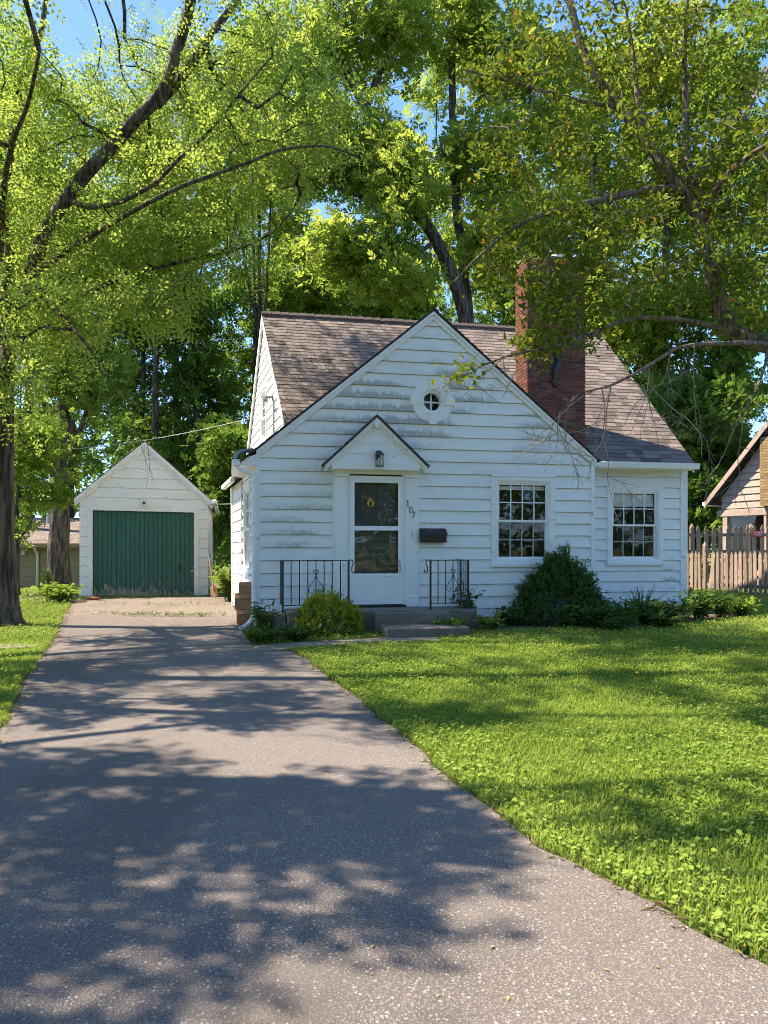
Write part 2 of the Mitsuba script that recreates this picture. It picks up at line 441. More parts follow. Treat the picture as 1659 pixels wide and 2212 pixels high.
# main body
V1, RW = 1.35, 8.42
EV, EZ2, RV, RZ, = 1.05, 3.27, 4.9, 6.83
mslope = (RZ - EZ2) / (RV - EV)
main_front = sg.Polygon([(GW - 0.3, 0.45), (RW, 0.45), (RW, 3.36), (GW - 0.3, 3.36)])
win2 = rect(fx(1310, 1048, V1), fx(1430, 1219, V1))
wall = add('wall', HF.w(slab(main_front.difference(win2.buffer(-0.1)), V1, V1 + 0.14)), 'sheathing', house)
siding(wall, HF, main_front.difference(win2).intersection(sg.box(GW, 0, RW - 0.02, 3.27)), 0.553, 0.205, 'white_siding', v=V1)
add('corner_board', HF.w(box(RW - 0.07, RW + 0.02, V1 - 0.037, V1 + 0.06, 0.47, 3.24)), 'white_trim', house)
add('foundation', HF.w(box(GW, RW - 0.02, V1 + 0.012, V1 + 0.3, 0.0, 0.448)), 'foundation_paint', house)
add('wall', HF.w(box(GW - 0.14, GW, 0.02, V1 + 0.02, 0.2, 3.1)), 'white_trim', house)
# right gable end and back of the main body
rg = sg.Polygon([(V1 + .14, 0.2), (8.4, 0.2), (8.4, 3.2), (RV, RZ - 0.16), (V1 + .14, 3.4)])
m = slab(rg, 0, 0.12); m.vertices = np.array(m.vertices)[:, [1, 0, 2]] * [1, 1, 1] + [RW - 0.12, 0, 0]
add('wall', HF.w(m), 'white_trim', house)
add('wall', HF.w(box(-0.4, RW - 0.13, 8.3, 8.42, 0.2, 3.2)), 'white_trim', house)

# left side walls run a little outwards
SK = 0.0875
LF = Frame(HF.p(0.0, 0, 0), 11.5 + math.degrees(math.atan(SK)) - 90)      # u runs towards the back (negative), the wall looks left


def left_frame(u0, v0):
    f = Frame(HF.p(u0, v0, 0), 0)
    d = HF.V - SK * HF.U; d /= np.linalg.norm(d)
    f.U = -d; f.V = np.array([d[1], -d[0], 0]); f.M[:3, 0] = f.U; f.M[:3, 1] = f.V
    return f


LW = left_frame(0, 0)                   # u from 0 (front corner) to minus (back)
lw_win = sg.box(-1.75, 1.15, -0.75, 2.75)
lwall = sg.Polygon([(0, 0.45), (-2.05, 0.45), (-2.05, 3.12), (0, 3.12)])
wall = add('wall', LW.w(slab(lwall.difference(lw_win.buffer(-0.06)), 0, 0.12)), 'sheathing', house)
siding(wall, LW, lwall.difference(lw_win).intersection(sg.box(-2.05, 0, -0.05, 3.1)), 0.56, 0.206, 'white_siding', t=0.03)
MW = left_frame(0.77, 0)                # gable end of the main body, set in
mg = sg.Polygon([(-V1 - 0.05, 2.9), (-9.0, 2.9), (-9.0, 3.0), (-RV, RZ - 0.1), (-V1 - 0.05, 3.42)])
mwin = sg.box(-5.35, 3.95, -4.45, 5.15)
wall = add('wall', MW.w(slab(mg.difference(mwin.buffer(-0.06)), 0, 0.12)), 'sheathing', house)
siding(wall, MW, mg.difference(mwin), 2.95, 0.206, 'white_siding', t=0.022)
RWG = left_frame(-0.03, 0.0)            # low rear wing
rwp = sg.box(-3.6, 0.45, -2.06, 2.88)
wall = add('wall', RWG.w(slab(rwp, 0, 0.12)), 'sheathing', house)
siding(wall, RWG, rwp, 0.5, 0.206, 'white_siding', t=0.024)
add('wall', RWG.w(box(-2.14, -2.06, 0.0, 0.9, 0.45, 2.88)), 'white_trim', house)
add('corner_board', RWG.w(box(-3.66, -3.55, -0.04, 0.05, 0.45, 2.88)), 'white_trim', house)
add('roof', RWG.w(cat([trimesh.convex.convex_hull([(a, b, c + e) for a in (-3.8, -2.0) for b, c in ((-0.13, 2.9), (0.75, 3.4)) for e in (0, 0.08)])])), 'shingle', house, uv=None)
add('gutter', RWG.w(box(-3.85, -1.98, -0.23, -0.135, 2.82, 2.93, 0.02)), 'white_trim', house)


def window(parent, fr, r, v, blind=0.0, grey_low=True, rows=(2, 2), cols=4, depth=0.1, casing=0.085):
    u0, z0, u1, z1 = r.bounds
    w = num(f'{parent}__window')
    outer, c1 = r, r.buffer(-casing, join_style=2)
    add('casing', fr.w(slab(outer.difference(c1), v - 0.04, v + 0.02)), 'white_trim', w)
    add('sill', fr.w(box(u0 - 0.015, u1 + 0.015, v - 0.066, v - 0.041, z0 - 0.02, z0 + 0.045, 0.006)), 'white_trim', w)
    add('drip_cap', fr.w(box(u0 - 0.01, u1 + 0.01, v - 0.056, v - 0.0405, z1 - 0.02, z1 + 0.012, 0.004)), 'white_trim', w)
    c2 = c1.buffer(-0.07, join_style=2)
    add('frame', fr.w(slab(c1.difference(c1.buffer(-0.034, join_style=2)), v - 0.02, v + 0.06)), 'storm_white', w)
    c1 = c1.buffer(-0.034, join_style=2)
    a0, b0, a1, b1 = c1.bounds; mid = (b0 + b1) / 2 - 0.02
    lights = []
    for (q0, q1, dv, mm) in ((mid, b1, 0.0, 'storm_white'), (b0, mid + 0.03, 0.03, 'muntin_grey' if grey_low else 'storm_white')):
        s = sg.box(a0, q0, a1, q1); inn = s.buffer(-0.036, join_style=2)
        add('sash', fr.w(slab(s.difference(inn), v + 0.005 + dv, v + 0.033 + dv)), 'storm_white', w)
        x0, y0, x1, y1 = inn.bounds
        us = np.linspace(x0, x1, cols + 1); zs = np.linspace(y0, y1, 3)
        for uu in us[1:-1]: add('muntin', fr.w(box(uu - 0.0085, uu + 0.0085, v + 0.012 + dv, v + 0.026 + dv, y0, y1)), mm, w)
        for zz in zs[1:-1]:
            for i in range(cols):
                add('muntin', fr.w(box(us[i] + 0.0085, us[i + 1] - 0.0085, v + 0.013 + dv, v + 0.025 + dv, zz - 0.0085, zz + 0.0085)), mm, w)
        for i in range(cols):
            for j in range(2):
                tl = rng.normal(0, 0.0006, 2)
                P = [(us[i], v + 0.019 + dv, zs[j]), (us[i + 1], v + 0.019 + dv + tl[0], zs[j]), (us[i + 1], v + 0.019 + dv + tl[0] + tl[1], zs[j + 1]), (us[i], v + 0.019 + dv + tl[1], zs[j + 1])]
                add('pane', fr.w((np.array(P), np.array([[0, 1, 2], [0, 2, 3]]))), 'pane_glass', w)
    if blind:
        n = int(blind / 0.035)
        add('blind', fr.w(cat([box(a0 + 0.03, a1 - 0.03, v + 0.075, v + 0.083, b1 - 0.05 - 0.035 * k_ - 0.032, b1 - 0.05 - 0.035 * k_) for k_ in range(n)])), 'blind', w)
    # room behind the glass
    add('room', fr.w(cat([box(a0 - 0.05, a1 + 0.05, v + 1.1, v + 1.12, b0 - 0.1, b1 + 0.05), box(a0 - 0.07, a0 - 0.05, v + 0.15, v + 1.1, b0 - 0.1, b1 + 0.05), box(a1 + 0.05, a1 + 0.07, v + 0.15, v + 1.1, b0 - 0.1, b1 + 0.05),
                         box(a0 - 0.05, a1 + 0.05, v + 0.15, v + 1.1, b1 + 0.05, b1 + 0.07), box(a0 - 0.05, a1 + 0.05, v + 0.15, v + 1.1, b0 - 0.12, b0 - 0.1)])), 'interior', w)
    return w


window(house, HF, win1, 0.0, 0.10)
window(house, HF, win2, V1, 0.26)
window(house, LW, lw_win, 0.0, 0.0, cols=2)
window(house, MW, mwin, 0.0, 0.0, cols=2, casing=0.07)

# the round window
w = num(f'{house}__window')
ring = lambda a, b: sg.Point(0, 0).buffer(a, 24).difference(sg.Point(0, 0).buffer(b, 24))
mv = lambda g: affinity.translate(g, *OC)
ax = 0.355
add('casing', HF.w(slab(mv(ring(ax, 0.195)), -0.045, 0.0)), 'white_trim', w)
for dx, dz in ((0, 1), (0, -1), (1, 0), (-1, 0)):
    key = sg.Polygon([(-0.052, 0.19), (0.052, 0.19), (0.072, 0.385), (-0.072, 0.385)])
    key = affinity.rotate(key, math.degrees(math.atan2(-dx, dz)), origin=(0, 0))
    add('keystone', HF.w(slab(mv(key), -0.062, -0.004)), 'white_trim', w)
add('frame', HF.w(slab(mv(ring(0.196, 0.150)), -0.016, 0.11)), 'white_trim', w)
add('muntin', HF.w(box(OC[0] - 0.011, OC[0] + 0.011, 0.062, 0.082, OC[1] - 0.15, OC[1] + 0.15)), 'storm_white', w)
for s in (-1, 1):
    add('muntin', HF.w(box(OC[0] + (0.011 if s > 0 else -0.15), OC[0] + (0.15 if s > 0 else -0.011), 0.063, 0.081, OC[1] - 0.011, OC[1] + 0.011)), 'storm_white', w)
for sx in (-1, 1):
    for sz in (-1, 1):
        q = mv(sg.Point(0, 0).buffer(0.153, 24).intersection(sg.box(min(0, sx), min(0, sz), max(0, sx), max(0, sz))))
        m = trimesh.creation.extrude_polygon(q, 0.001, engine='earcut'); Vv = np.array(m.vertices); keep = Vv[:, 2] > 0.0005
        fk = [f_ for f_ in m.faces if keep[f_].all()]
        add('pane', HF.w((np.stack([Vv[:, 0], 0 * Vv[:, 0] + 0.072, Vv[:, 1]], 1), np.array(fk))), 'pane_glass', w)
add('room', HF.w(box(OC[0] - 0.3, OC[0] + 0.3, 0.8, 0.82, OC[1] - 0.3, OC[1] + 0.3)), 'interior', w)

# ---------------------------------------------------------------- roofs
SHPROT = [0]


def shingle_mesh(a, b, c, d, nrm, t):
    """a b at the foot, c d at the head; thick at the foot."""
    P = np.array([a, b, c, d]); n_ = np.array(nrm)
    top = P + n_ * np.array([[t], [t], [t * 0.25], [t * 0.25]])
    V = np.vstack([P, top])
    f = np.array([[4, 5, 6], [4, 6, 7], [0, 1, 5], [0, 5, 4], [1, 2, 6], [1, 6, 5], [3, 0, 4], [3, 4, 7]])
    return V, f


def shingles(parent, O_, E, S, L, length, edge0, edge1, keep_out=None, exposure_=0.14, n_parts=0, prefer=None, tone=(0.5, 0.25)):
    """O_ foot-left corner, E unit along the eave, S unit up the slope; edges give the run limits per height."""
    nrm = np.cross(E, S); nrm *= np.sign(nrm[2])
    rows = int(math.ceil(length / exposure_)); parts = []
    for r_ in range(rows):
        s0 = r_ * exposure_; s1 = min(s0 + exposure_ + 0.006, length); e0, e1 = edge0(s0), edge1(s0)
        x = e0 - rng.random() * 0.3
        while x < e1:
            wd = rng.choice([0.16, 0.2, 0.25, 0.33]) ; x0, x1 = max(x, e0), min(x + wd - 0.003, e1); x += wd
            if x1 - x0 < 0.02: continue
            drop = rng.normal(0, 0.004)
            P = [O_ + E * q + S * s for q, s in ((x0, s0 + drop), (x1, s0 + drop), (x1, s1), (x0, s1))]
            c = (P[0] + P[2]) / 2
            if keep_out is not None and keep_out(c): continue
            parts.append((*shingle_mesh(*P, nrm, 0.011 + 0.006 * rng.random()), float(np.clip(rng.normal(*tone), 0, 1)), c))
    if prefer is not None: parts.sort(key=lambda q: prefer(q[3]))
    for V, f, tn, c in parts[:n_parts]:
        m = trimesh.Trimesh(V, f, process=False); add('shingle', m, 'shingle', parent, uv=cuv(m, tn))
    rest = parts[n_parts:]
    if rest:
        V = np.vstack([q[0] for q in rest]); f = np.vstack([q[1] + 8 * i for i, q in enumerate(rest)])
        stuff(add('shingle_course', (V, f), 'shingle', parent, uv=np.repeat([[q[2], 0.5] for q in rest], 8, axis=0)))


up3 = np.array([0, 0, 1.0])
gs = (AZ - EZ) / (GW / 2)                      # slope of the gable roof
OVX, RAKE = 0.26, -0.085
roofz = lambda u: AZ + 0.10 - gs * abs(u - GW / 2)
groof = sg.Polygon([(-OVX, roofz(-OVX)), (GW / 2, roofz(GW / 2)), (GW + 0.09, roofz(GW + 0.09)), (GW + 0.09, roofz(GW + 0.09) - 0.03), (GW / 2, roofz(GW / 2) - 0.03), (-OVX, roofz(-OVX) - 0.03)])
roof = add('roof', HF.w(slab(groof, RAKE, 3.7)), 'roof_deck', house)
main_z = lambda v: EZ2 + mslope * (v - EV)


def hidden_gable(c):                           # under the main slope
    v = (c - HF.o) @ HF.V
    return c[2] < main_z(v) - 0.03 and v > EV


for s in (-1, 1):
    u_e = -OVX - 0.02 if s < 0 else GW + 0.11
    foot = HF.p(u_e, 0, roofz(u_e)); top = HF.p(GW / 2, 0, roofz(GW / 2)); S = top - foot; L_ = np.linalg.norm(S); S /= L_
    shingles(roof, foot, HF.V, S, None, L_, lambda s_: RAKE - 0.02, lambda s_: 3.7, keep_out=hidden_gable, tone=(0.35, 0.2))
# rake boards
for s in (-1, 1):
    u_e = -0.02 if s < 0 else GW + 0.04
    band = lambda w0, w1: sg.Polygon([(u_e, roofz(u_e) - 0.034 - w0), (GW / 2, roofz(GW / 2) - 0.034 - w0), (GW / 2, roofz(GW / 2) - 0.034 - w1), (u_e, roofz(u_e) - 0.034 - w1)])
    add('rake_board', HF.w(slab(band(0.0, 0.125), -0.055, -0.02)), 'white_trim', house)
    add('rake_mould', HF.w(slab(band(0.0, 0.052), -0.078, -0.056)), 'white_trim', house)
# cornice box at the left foot, and the gutter on it
add('eave_box', HF.w(trimesh.convex.convex_hull([(a, b, c) for b in (-0.06, 2.1) for a, c in ((-0.27, 3.02), (-0.27, 2.93), (0.0, 2.93), (0.0, 3.12))])), 'white_trim', house)
add('gutter', HF.w(trimesh.convex.convex_hull([(a, b, c) for b in (-0.075, 2.1) for a, c in ((-0.40, 3.02), (-0.385, 2.93), (-0.275, 2.93), (-0.275, 3.025))])), 'white_trim', house)

# the main roof: the front slope ends on the skewed left gable
lft = lambda v: 0.77 - SK * v - 0.06
quad = [HF.p(lft(EV), EV, EZ2), HF.p(RW + 0.05, EV, EZ2), HF.p(RW + 0.05, RV, RZ), HF.p(lft(RV), RV, RZ)]
nq = np.cross(quad[1] - quad[0], quad[3] - quad[0]); nq /= np.linalg.norm(nq)
roof = add('roof', trimesh.convex.convex_hull([q - nq * t_ for q in quad for t_ in (0.012, 0.09)]), 'roof_deck', house)
BV = 2 * RV - EV
quad2 = [HF.p(lft(BV), BV, EZ2), HF.p(RW + 0.05, BV, EZ2), HF.p(RW + 0.05, RV, RZ), HF.p(lft(RV), RV, RZ)]
add('roof', trimesh.convex.convex_hull([q - np.array([0, 0, t_]) for q in quad2 for t_ in (0.0, 0.12)]), 'roof_deck', house)
E_ = HF.U; S_ = (HF.V + up3 * mslope); S_ /= np.linalg.norm(S_); L_ = np.linalg.norm(quad[2] - quad[1]); cosS = 1 / math.hypot(1, mslope)
vv = lambda s_: EV + s_ * cosS


def hid_main(c):
    u = (c - HF.o) @ HF.U; v = (c - HF.o) @ HF.V
    return 0 < u < GW and c[2] < roofz(u) - 0.12


shingles(roof, HF.p(0, EV, EZ2), E_, S_, None, L_, lambda s_: lft(vv(s_)), lambda s_: RW + 0.06, keep_out=hid_main, n_parts=300, prefer=lambda c: -c[0] * 0.0 + abs(c[1] - 0) + (0 if c[0] < 1.0 else 0.5), exposure_=0.135, tone=(0.5, 0.33))
add('ridge_cap', cat([tube([HF.p(u_, RV, RZ + 0.012) + [0, 0, rng.normal(0, .004)], HF.p(u_ + 0.21, RV, RZ + 0.02)], [0.075, 0.08], 6) for u_ in np.arange(lft(RV), RW - 0.1, 0.19)]), 'shingle', roof,
    uv=None)
for k_ in [k_ for k_ in scene if k_.startswith(house) and scene[k_].get('bsdf', {}).get('id') == 'shingle' and 'ridge' in k_]: pass
for s_ in (0,):                                # rakes of the main roof
    for uu0, uu1 in ((lft(EV) , lft(RV)), (RW + 0.03, RW + 0.03)):
        a = HF.p(uu0, EV, EZ2 - 0.02); b = HF.p(uu1, RV, RZ - 0.02)
        add('rake_board', trimesh.convex.convex_hull([q + HF.U * du + up3 * dz for q in (a, b) for du in (-0.012, 0.03) for dz in (-0.15, -0.0)]), 'white_trim', house)
a = HF.p(lft(RV), RV, RZ - 0.03); b = HF.p(lft(BV), BV, EZ2 - 0.03)
add('rake_board', trimesh.convex.convex_hull([q + HF.U * du + up3 * dz for q in (a, b) for du in (-0.012, 0.03) for dz in (-0.15, -0.0)]), 'white_trim', house)
add('fascia', HF.w(box(GW + 0.12, RW + 0.03, EV + 0.02, EV + 0.05, 3.13, 3.245)), 'white_trim', house)
add('soffit', HF.w(box(GW + 0.02, RW + 0.03, EV + 0.051, V1, 3.235, 3.262)), 'white_trim', house)
gut = sg.Polygon([(0, 0), (0.09, 0), (0.115, 0.105), (0.105, 0.11), (0.083, 0.012), (0.012, 0.012), (0.012, 0.10), (0, 0.10)])
m = trimesh.creation.extrude_polygon(gut, RW + 0.12 - GW - 0.06, engine='earcut'); Vv = np.array(m.vertices)
m.vertices = np.stack([GW + 0.06 + Vv[:, 2], EV + 0.018 - Vv[:, 0], 3.155 + Vv[:, 1]], 1)
add('gutter', HF.w(m), 'white_trim', house)
# downspouts
dsp = [(-0.335, -0.02, 2.95), (-0.26, -0.035, 2.86), (-0.07, -0.05, 2.78), (-0.055, -0.052, 2.6), (-0.055, -0.052, 0.62), (-0.07, -0.07, 0.52), (-0.17, -0.16, 0.40), (-0.26, -0.24, 0.36)]
add('downspout', tube([HF.p(*q) for q in spline(dsp, 40)], 0.040, 8), 'white_trim', house, smooth=40)
add('downspout', HF.w(box(RW + 0.022, RW + 0.09, V1 - 0.03, V1 + 0.03, 0.62, 3.2, 0.01)), 'white_trim', house)
add('downspout_boot', HF.w(box(RW - 0.02, RW + 0.14, V1 - 0.1, V1 + 0.02, 0.44, 0.60, 0.02)), 'black_iron', house)
pp = spline([(-0.36, 0.0, 3.06), (-0.27, 0.16, 3.16), (-0.16, 0.4, 3.22), (-0.05, 0.7, 3.27)], 60)
hose = thing('drain_hose', 'grey ribbed drain hose lying on the roof edge above the left downspout', 'hose')
scene[hose] = mikit.ply(tube([HF.p(*q) for q in pp], 0.034 + 0.004 * np.sin(np.arange(60) * 1.9), 10), 'grey_metal', smooth=60)

# ---------------------------------------------------------------- chimney
CV = 1.42
cu0, cu1 = fx(1139, 800, CV)[0], fx(1264, 900, CV)[0]; cz1 = fx(1200, 560, CV)[1]; cd = 0.62
ch = add('chimney', HF.w(box(cu0 + 0.008, cu1 - 0.008, CV + 0.008, CV + cd - 0.008, 3.0, cz1)), 'mortar', house)
bl, bh = 0.2, 0.0665
bricks = []
ncou = int((cz1 - 3.2) / bh)
for c in range(ncou):
    z = 3.2 + c * bh
    off = (c % 2) * 0.1
    for face, (x0, x1) in (('f', (cu0, cu1)), ('l', (CV, CV + cd)), ('r', (CV, CV + cd))):
        x = x0 - off
        while x < x1 - 0.01:
            a, b = max(x, x0), min(x + bl, x1); x += bl
            if b - a < 0.03: continue
            pr = 0.0035 * rng.random(); g = 0.0055
            if face == 'f':
                a_ = a + g if a > x0 else a - 0.001; b_ = b - g if b < x1 else b + 0.001
                if 0 < (a + b) / 2 < GW + 0.1 and z < roofz((a + b) / 2) - 0.1: continue
                bx = box(a_, b_, CV - 0.004 - pr, CV + 0.05, z + g, z + bh - g)
            elif face == 'l':
                a_ = a + g if a > x0 else a + 0.052; b_ = b - g
                if b_ - a_ < 0.02 or z < roofz(cu0) - 0.1: continue
                bx = box(cu0 - 0.004 - pr, cu0 + 0.05, a_, b_, z + g, z + bh - g)
            else:
                a_ = a + g if a > x0 else a + 0.052; b_ = b - g
                if b_ - a_ < 0.02 or z < 4.2: continue
                bx = box(cu1 - 0.05, cu1 + 0.004 + pr, a_, b_, z + g, z + bh - g)
            bricks.append((bx, face))
bricks.sort(key=lambda q: {'f': 0, 'l': 1, 'r': 2}[q[1]])
fr_ = [q for q in bricks if q[1] == 'f']; nf = min(len(fr_), 300)
sel, rest = bricks[:300], bricks[300:]
for bx, _ in sel:
    m = HF.w(bx); add('brick', m, 'brick', ch, uv=cuv(m, rng.random(), rng.random()))
if rest:
    ms = [HF.w(q[0]) for q in rest]
    stuff(add('brickwork', cat(ms), 'brick', ch, uv=np.vstack([cuv(m, rng.random(), rng.random()) for m in ms])))
add('chimney_cap', HF.w(box(cu0 - 0.03, cu1 + 0.03, CV - 0.03, CV + cd + 0.03, cz1, cz1 + 0.06, 0.015)), 'concrete', ch)
add('flue', HF.w(tube([(cu0 + 0.75, CV + 0.3, cz1 + 0.05), (cu0 + 0.75, CV + 0.3, cz1 + 0.22)], 0.11, 12)), 'foundation_paint', ch)
# wrought iron ornament: an S shaped figure fixed to the bricks
oc = fx(1200, 800, CV); osc = 1 / F * 14.6
orn = thing('iron_ornament', 'black wrought iron S shaped ornament on the chimney bricks', 'ornament')
pts = [(8, 32), (14, 40), (4, 44), (2, 34), (6, 24), (3, 10), (-3, -4), (-4, -18), (-7, -30), (-2, -38), (5, -36)]
pts = [(q[0] * 0.9, q[1] * 0.9) for q in pts]
body = tube([HF.p(oc[0] + q[0] * osc, CV - 0.02, oc[1] + q[1] * osc) for q in spline(pts, 40)], 0.03 + 0.032 * np.sin(np.linspace(0.1, 3.0, 40)) ** 2, 8)
scene[orn] = mikit.ply(body, 'black_iron', smooth=50)
add('scroll', tube([HF.p(oc[0] + q[0] * osc, CV - 0.022, oc[1] + q[1] * osc) for q in spline([(-2, 0), (-9, 4), (-10, -4), (-5, -7)], 14)], 0.012, 6), 'black_iron', orn)

# ---------------------------------------------------------------- front door
ent = num(f'{house}__entrance')
PL = [(1.245, 1.43), (2.435, 2.625)]
for a, b in PL:
    add('pilaster', HF.w(box(a, b, -0.075, 0.0, 0.64, 2.78, 0.006)), 'white_trim', ent)
    add('pilaster_base', HF.w(box(a - 0.02, b + 0.02, -0.09, 0.0, 0.64, 0.83, 0.01)), 'white_trim', ent)
    add('pilaster_cap', HF.w(cat([box(a - 0.025, b + 0.025, -0.105, 0.0, 2.775, 2.835, 0.012), box(a - 0.005, b + 0.005, -0.09, 0.0, 2.835, 2.99, 0.004), box(a - 0.012, b + 0.012, -0.1, 0, 2.91, 2.93, 0.004)])), 'white_trim', ent)
add('side_casing', HF.w(cat([box(1.205, 1.245, -0.042, 0, 0.6, 2.99), box(2.625, 2.662, -0.042, 0, 0.6, 2.99), box(1.43, 1.492, -0.04, 0.1, 0.64, 2.83), box(2.372, 2.435, -0.04, 0.1, 0.64, 2.83), box(1.43, 2.435, -0.05, 0.1, 2.83, 2.985)])), 'white_trim', ent)
# storm door
sd = num(f'{house}__storm_door')
u0, u1 = 1.494, 2.370; z0, z1 = 0.69, 2.80
g0, gt = fx(764.8, 1042.7); g1, gb = fx(858.5, 1238); _, gm1 = fx(811, 1138); _, gm0 = fx(811, 1144.6)
out_ = sg.box(u0, z0, u1, z1); hole = sg.box(g0, gb, g1, gt)
add('door_frame', HF.w(slab(out_.difference(sg.box(g0, gb, g1, gt)).difference(sg.box(u0, z0, u1, gb - 0.055)), -0.055, -0.02)), 'storm_white', sd)
add('kick_panel', HF.w(cat([box(u0, u1, -0.050, -0.02, z0, gb - 0.058), slab(sg.box(u0 + .002, z0 + .002, u1 - .002, gb - 0.06).difference(sg.box(u0 + 0.09, z0 + 0.12, u1 - 0.09, gb - 0.09)), -0.0545, -0.0502)])), 'storm_white', sd)
add('glazing_bar', HF.w(box(g0, g1, -0.052, -0.024, gm0 - 0.012, gm1 + 0.012, 0.004)), 'storm_white', sd)
add('gasket', HF.w(slab(hole.difference(hole.buffer(-0.008)), -0.046, -0.03)), 'black_iron', sd)
def wavy(a, b, c, d, v):
    n1, n2 = 9, 9
    uu, zz = np.meshgrid(np.linspace(a, b, n1), np.linspace(c, d, n2), indexing='ij')
    P = np.stack([uu.ravel(), v + 0.0035 * (meshkit.fbm(np.stack([uu.ravel() * 4, zz.ravel() * 4, 0 * zz.ravel()], -1), 2, 3) - 0.5), zz.ravel()], 1)
    i, j = np.meshgrid(np.arange(n1 - 1), np.arange(n2 - 1), indexing='ij'); k_ = (i * n2 + j).ravel()
    return P, np.stack([k_, k_ + n2, k_ + n2 + 1, k_ + 1], 1)
add('pane', HF.w(trimesh.Trimesh(*(lambda P, q: (P, np.vstack([q[:, [0, 1, 2]], q[:, [0, 2, 3]]])))(*wavy(g0, g1, gm1, gt, -0.036)), process=False)), 'pane_glass', sd, smooth=True)
add('pane', HF.w(trimesh.Trimesh(*(lambda P, q: (P, np.vstack([q[:, [0, 1, 2]], q[:, [0, 2, 3]]])))(*wavy(g0, g1, gb, gm0, -0.034)), process=False)), 'pane_glass', sd, smooth=True)
add('handle', tube([HF.p(*q) for q in [(2.318, -0.055, 1.42), (2.318, -0.095, 1.40), (2.322, -0.095, 1.24), (2.322, -0.055, 1.22)]], 0.011, 8), 'grey_metal', sd, smooth=50)
add('threshold', HF.w(box(1.45, 2.42, -0.1, 0.02, 0.645, 0.682, 0.006)), 'black_iron', sd)
idr = num(f'{house}__door')
add('door_leaf', HF.w(box(1.42, 2.44, 0.045, 0.09, 0.6, 2.86)), 'inner_door', idr)
for a, b, c, d in ((1.6, 1.9, 1.75, 2.6), (1.97, 2.27, 1.75, 2.6), (1.6, 1.9, 0.85, 1.6), (1.97, 2.27, 0.85, 1.6)):
    add('door_panel', HF.w(slab(sg.box(a, c, b, d).difference(sg.box(a, c, b, d).buffer(-0.03)), 0.033, 0.0445)), 'inner_door', idr)
kx, kz = fx(800, 1085, 0.03)
add('knocker', HF.w(cat([tube([(kx + 0.045 * math.sin(t_), 0.012, kz - 0.02 + 0.05 * math.cos(t_)) for t_ in np.linspace(0.3, 5.98, 18)], 0.011, 6), box(kx - 0.016, kx + 0.016, 0.0, 0.044, kz + 0.015, kz + 0.075, 0.008)])), 'brass', idr)
# pediment hood
PV = -0.26
pa = fx(817, 897, PV); plx = fx(700, 1001, PV); prx = fx(926, 1008, PV)
hc = (plx[0] + prx[0]) / 2; hw = (prx[0] - plx[0]) / 2; hz0 = (plx[1] + prx[1]) / 2; hz1 = pa[1]; hs = (hz1 - hz0) / hw
hood = num(f'{house}__door_hood')
tri = lambda dz, wd: sg.Polygon([(hc - wd, hz1 - hs * wd + dz), (hc, hz1 + dz), (hc + wd, hz1 - hs * wd + dz)])
rf = sg.Polygon([(hc - hw, hz0), (hc, hz1), (hc + hw, hz0), (hc + hw, hz0 - 0.03), (hc, hz1 - 0.03), (hc - hw, hz0 - 0.03)])
add('hood_roof', HF.w(slab(rf, PV - 0.02, 0.0)), 'roof_deck', hood)
for s in (-1, 1):
    foot = HF.p(hc + s * (hw + .01), 0, hz0 - 0.005); top = HF.p(hc, 0, hz1 + 0.003); S = top - foot; L_ = np.linalg.norm(S); S /= L_
    shingles(hood, foot, HF.V, S, None, L_, lambda s_: PV - 0.03, lambda s_: -0.02, tone=(0.2, 0.1), exposure_=0.13)
for w0, w1, v0 in ((0.031, 0.085, PV), (0.0855, 0.135, PV + 0.035)):
    for s in (-1, 1):
        wd = hw - 0.02
        q = sg.Polygon([(hc + s * wd, hz1 - hs * wd - w0), (hc, hz1 - w0), (hc, hz1 - w1), (hc + s * wd, hz1 - hs * wd - w1)])
        add('rake_mould', HF.w(slab(q, v0, v0 + 0.06)), 'white_trim', hood)
wd = hw - 0.1
tym = sg.Polygon([(hc - wd, hz0 + 0.02), (hc + wd, hz0 + 0.02), (hc + 0.02, hz1 - 0.13), (hc - 0.02, hz1 - 0.13)])
ty = add('tympanum', HF.w(slab(tym, PV + 0.085, -0.0)), 'white_trim', hood)
siding(ty, HF, tym, hz0 + 0.02, 0.165, 'white_trim', t=0.012, v=PV + 0.085, name='board')
add('hood_beam', HF.w(box(hc - hw + 0.13, hc + hw - 0.13, PV + 0.03, 0.0, hz0 - 0.075, hz0 + 0.06, 0.006)), 'white_trim', hood)
add('keystone', HF.w(slab(sg.Polygon([(hc - 0.03, hz1 - 0.20), (hc + 0.03, hz1 - 0.20), (hc + 0.045, hz1 - 0.07), (hc - 0.045, hz1 - 0.07)]), PV - 0.012, PV + 0.08)), 'white_trim', hood)

# wall lantern on the hood
lx, lz = fx(818, 990, PV)
lan = thing('wall_lantern', 'bronze lantern with clear panes hanging under the gabled door hood', 'lantern')
v0 = PV - 0.02
add('backplate', HF.w(box(lx - 0.035, lx + 0.035, v0 + 0.03, v0 + 0.09, lz - 0.02, lz + 0.13, 0.008)), 'lamp_bronze', lan)
add('roof', HF.w(trimesh.convex.convex_hull([(lx + a * 0.07, v0 - 0.05 + b * 0.06, lz + 0.045) for a in (-1, 1) for b in (-1, 1)] + [(lx + a * 0.03, v0 - 0.05 + b * 0.03, lz + 0.1) for a in (-1, 1) for b in (-1, 1)] + [(lx, v0 - 0.05, lz + 0.125)])), 'lamp_bronze', lan)
for a in (-1, 0, 1):
    for b in (-1, 1):
        add('bar', HF.w(box(lx + a * 0.06 - 0.004, lx + a * 0.06 + 0.004, v0 - 0.05 + b * 0.05 - 0.004, v0 - 0.05 + b * 0.05 + 0.004, lz - 0.13, lz + 0.046)), 'lamp_bronze', lan)
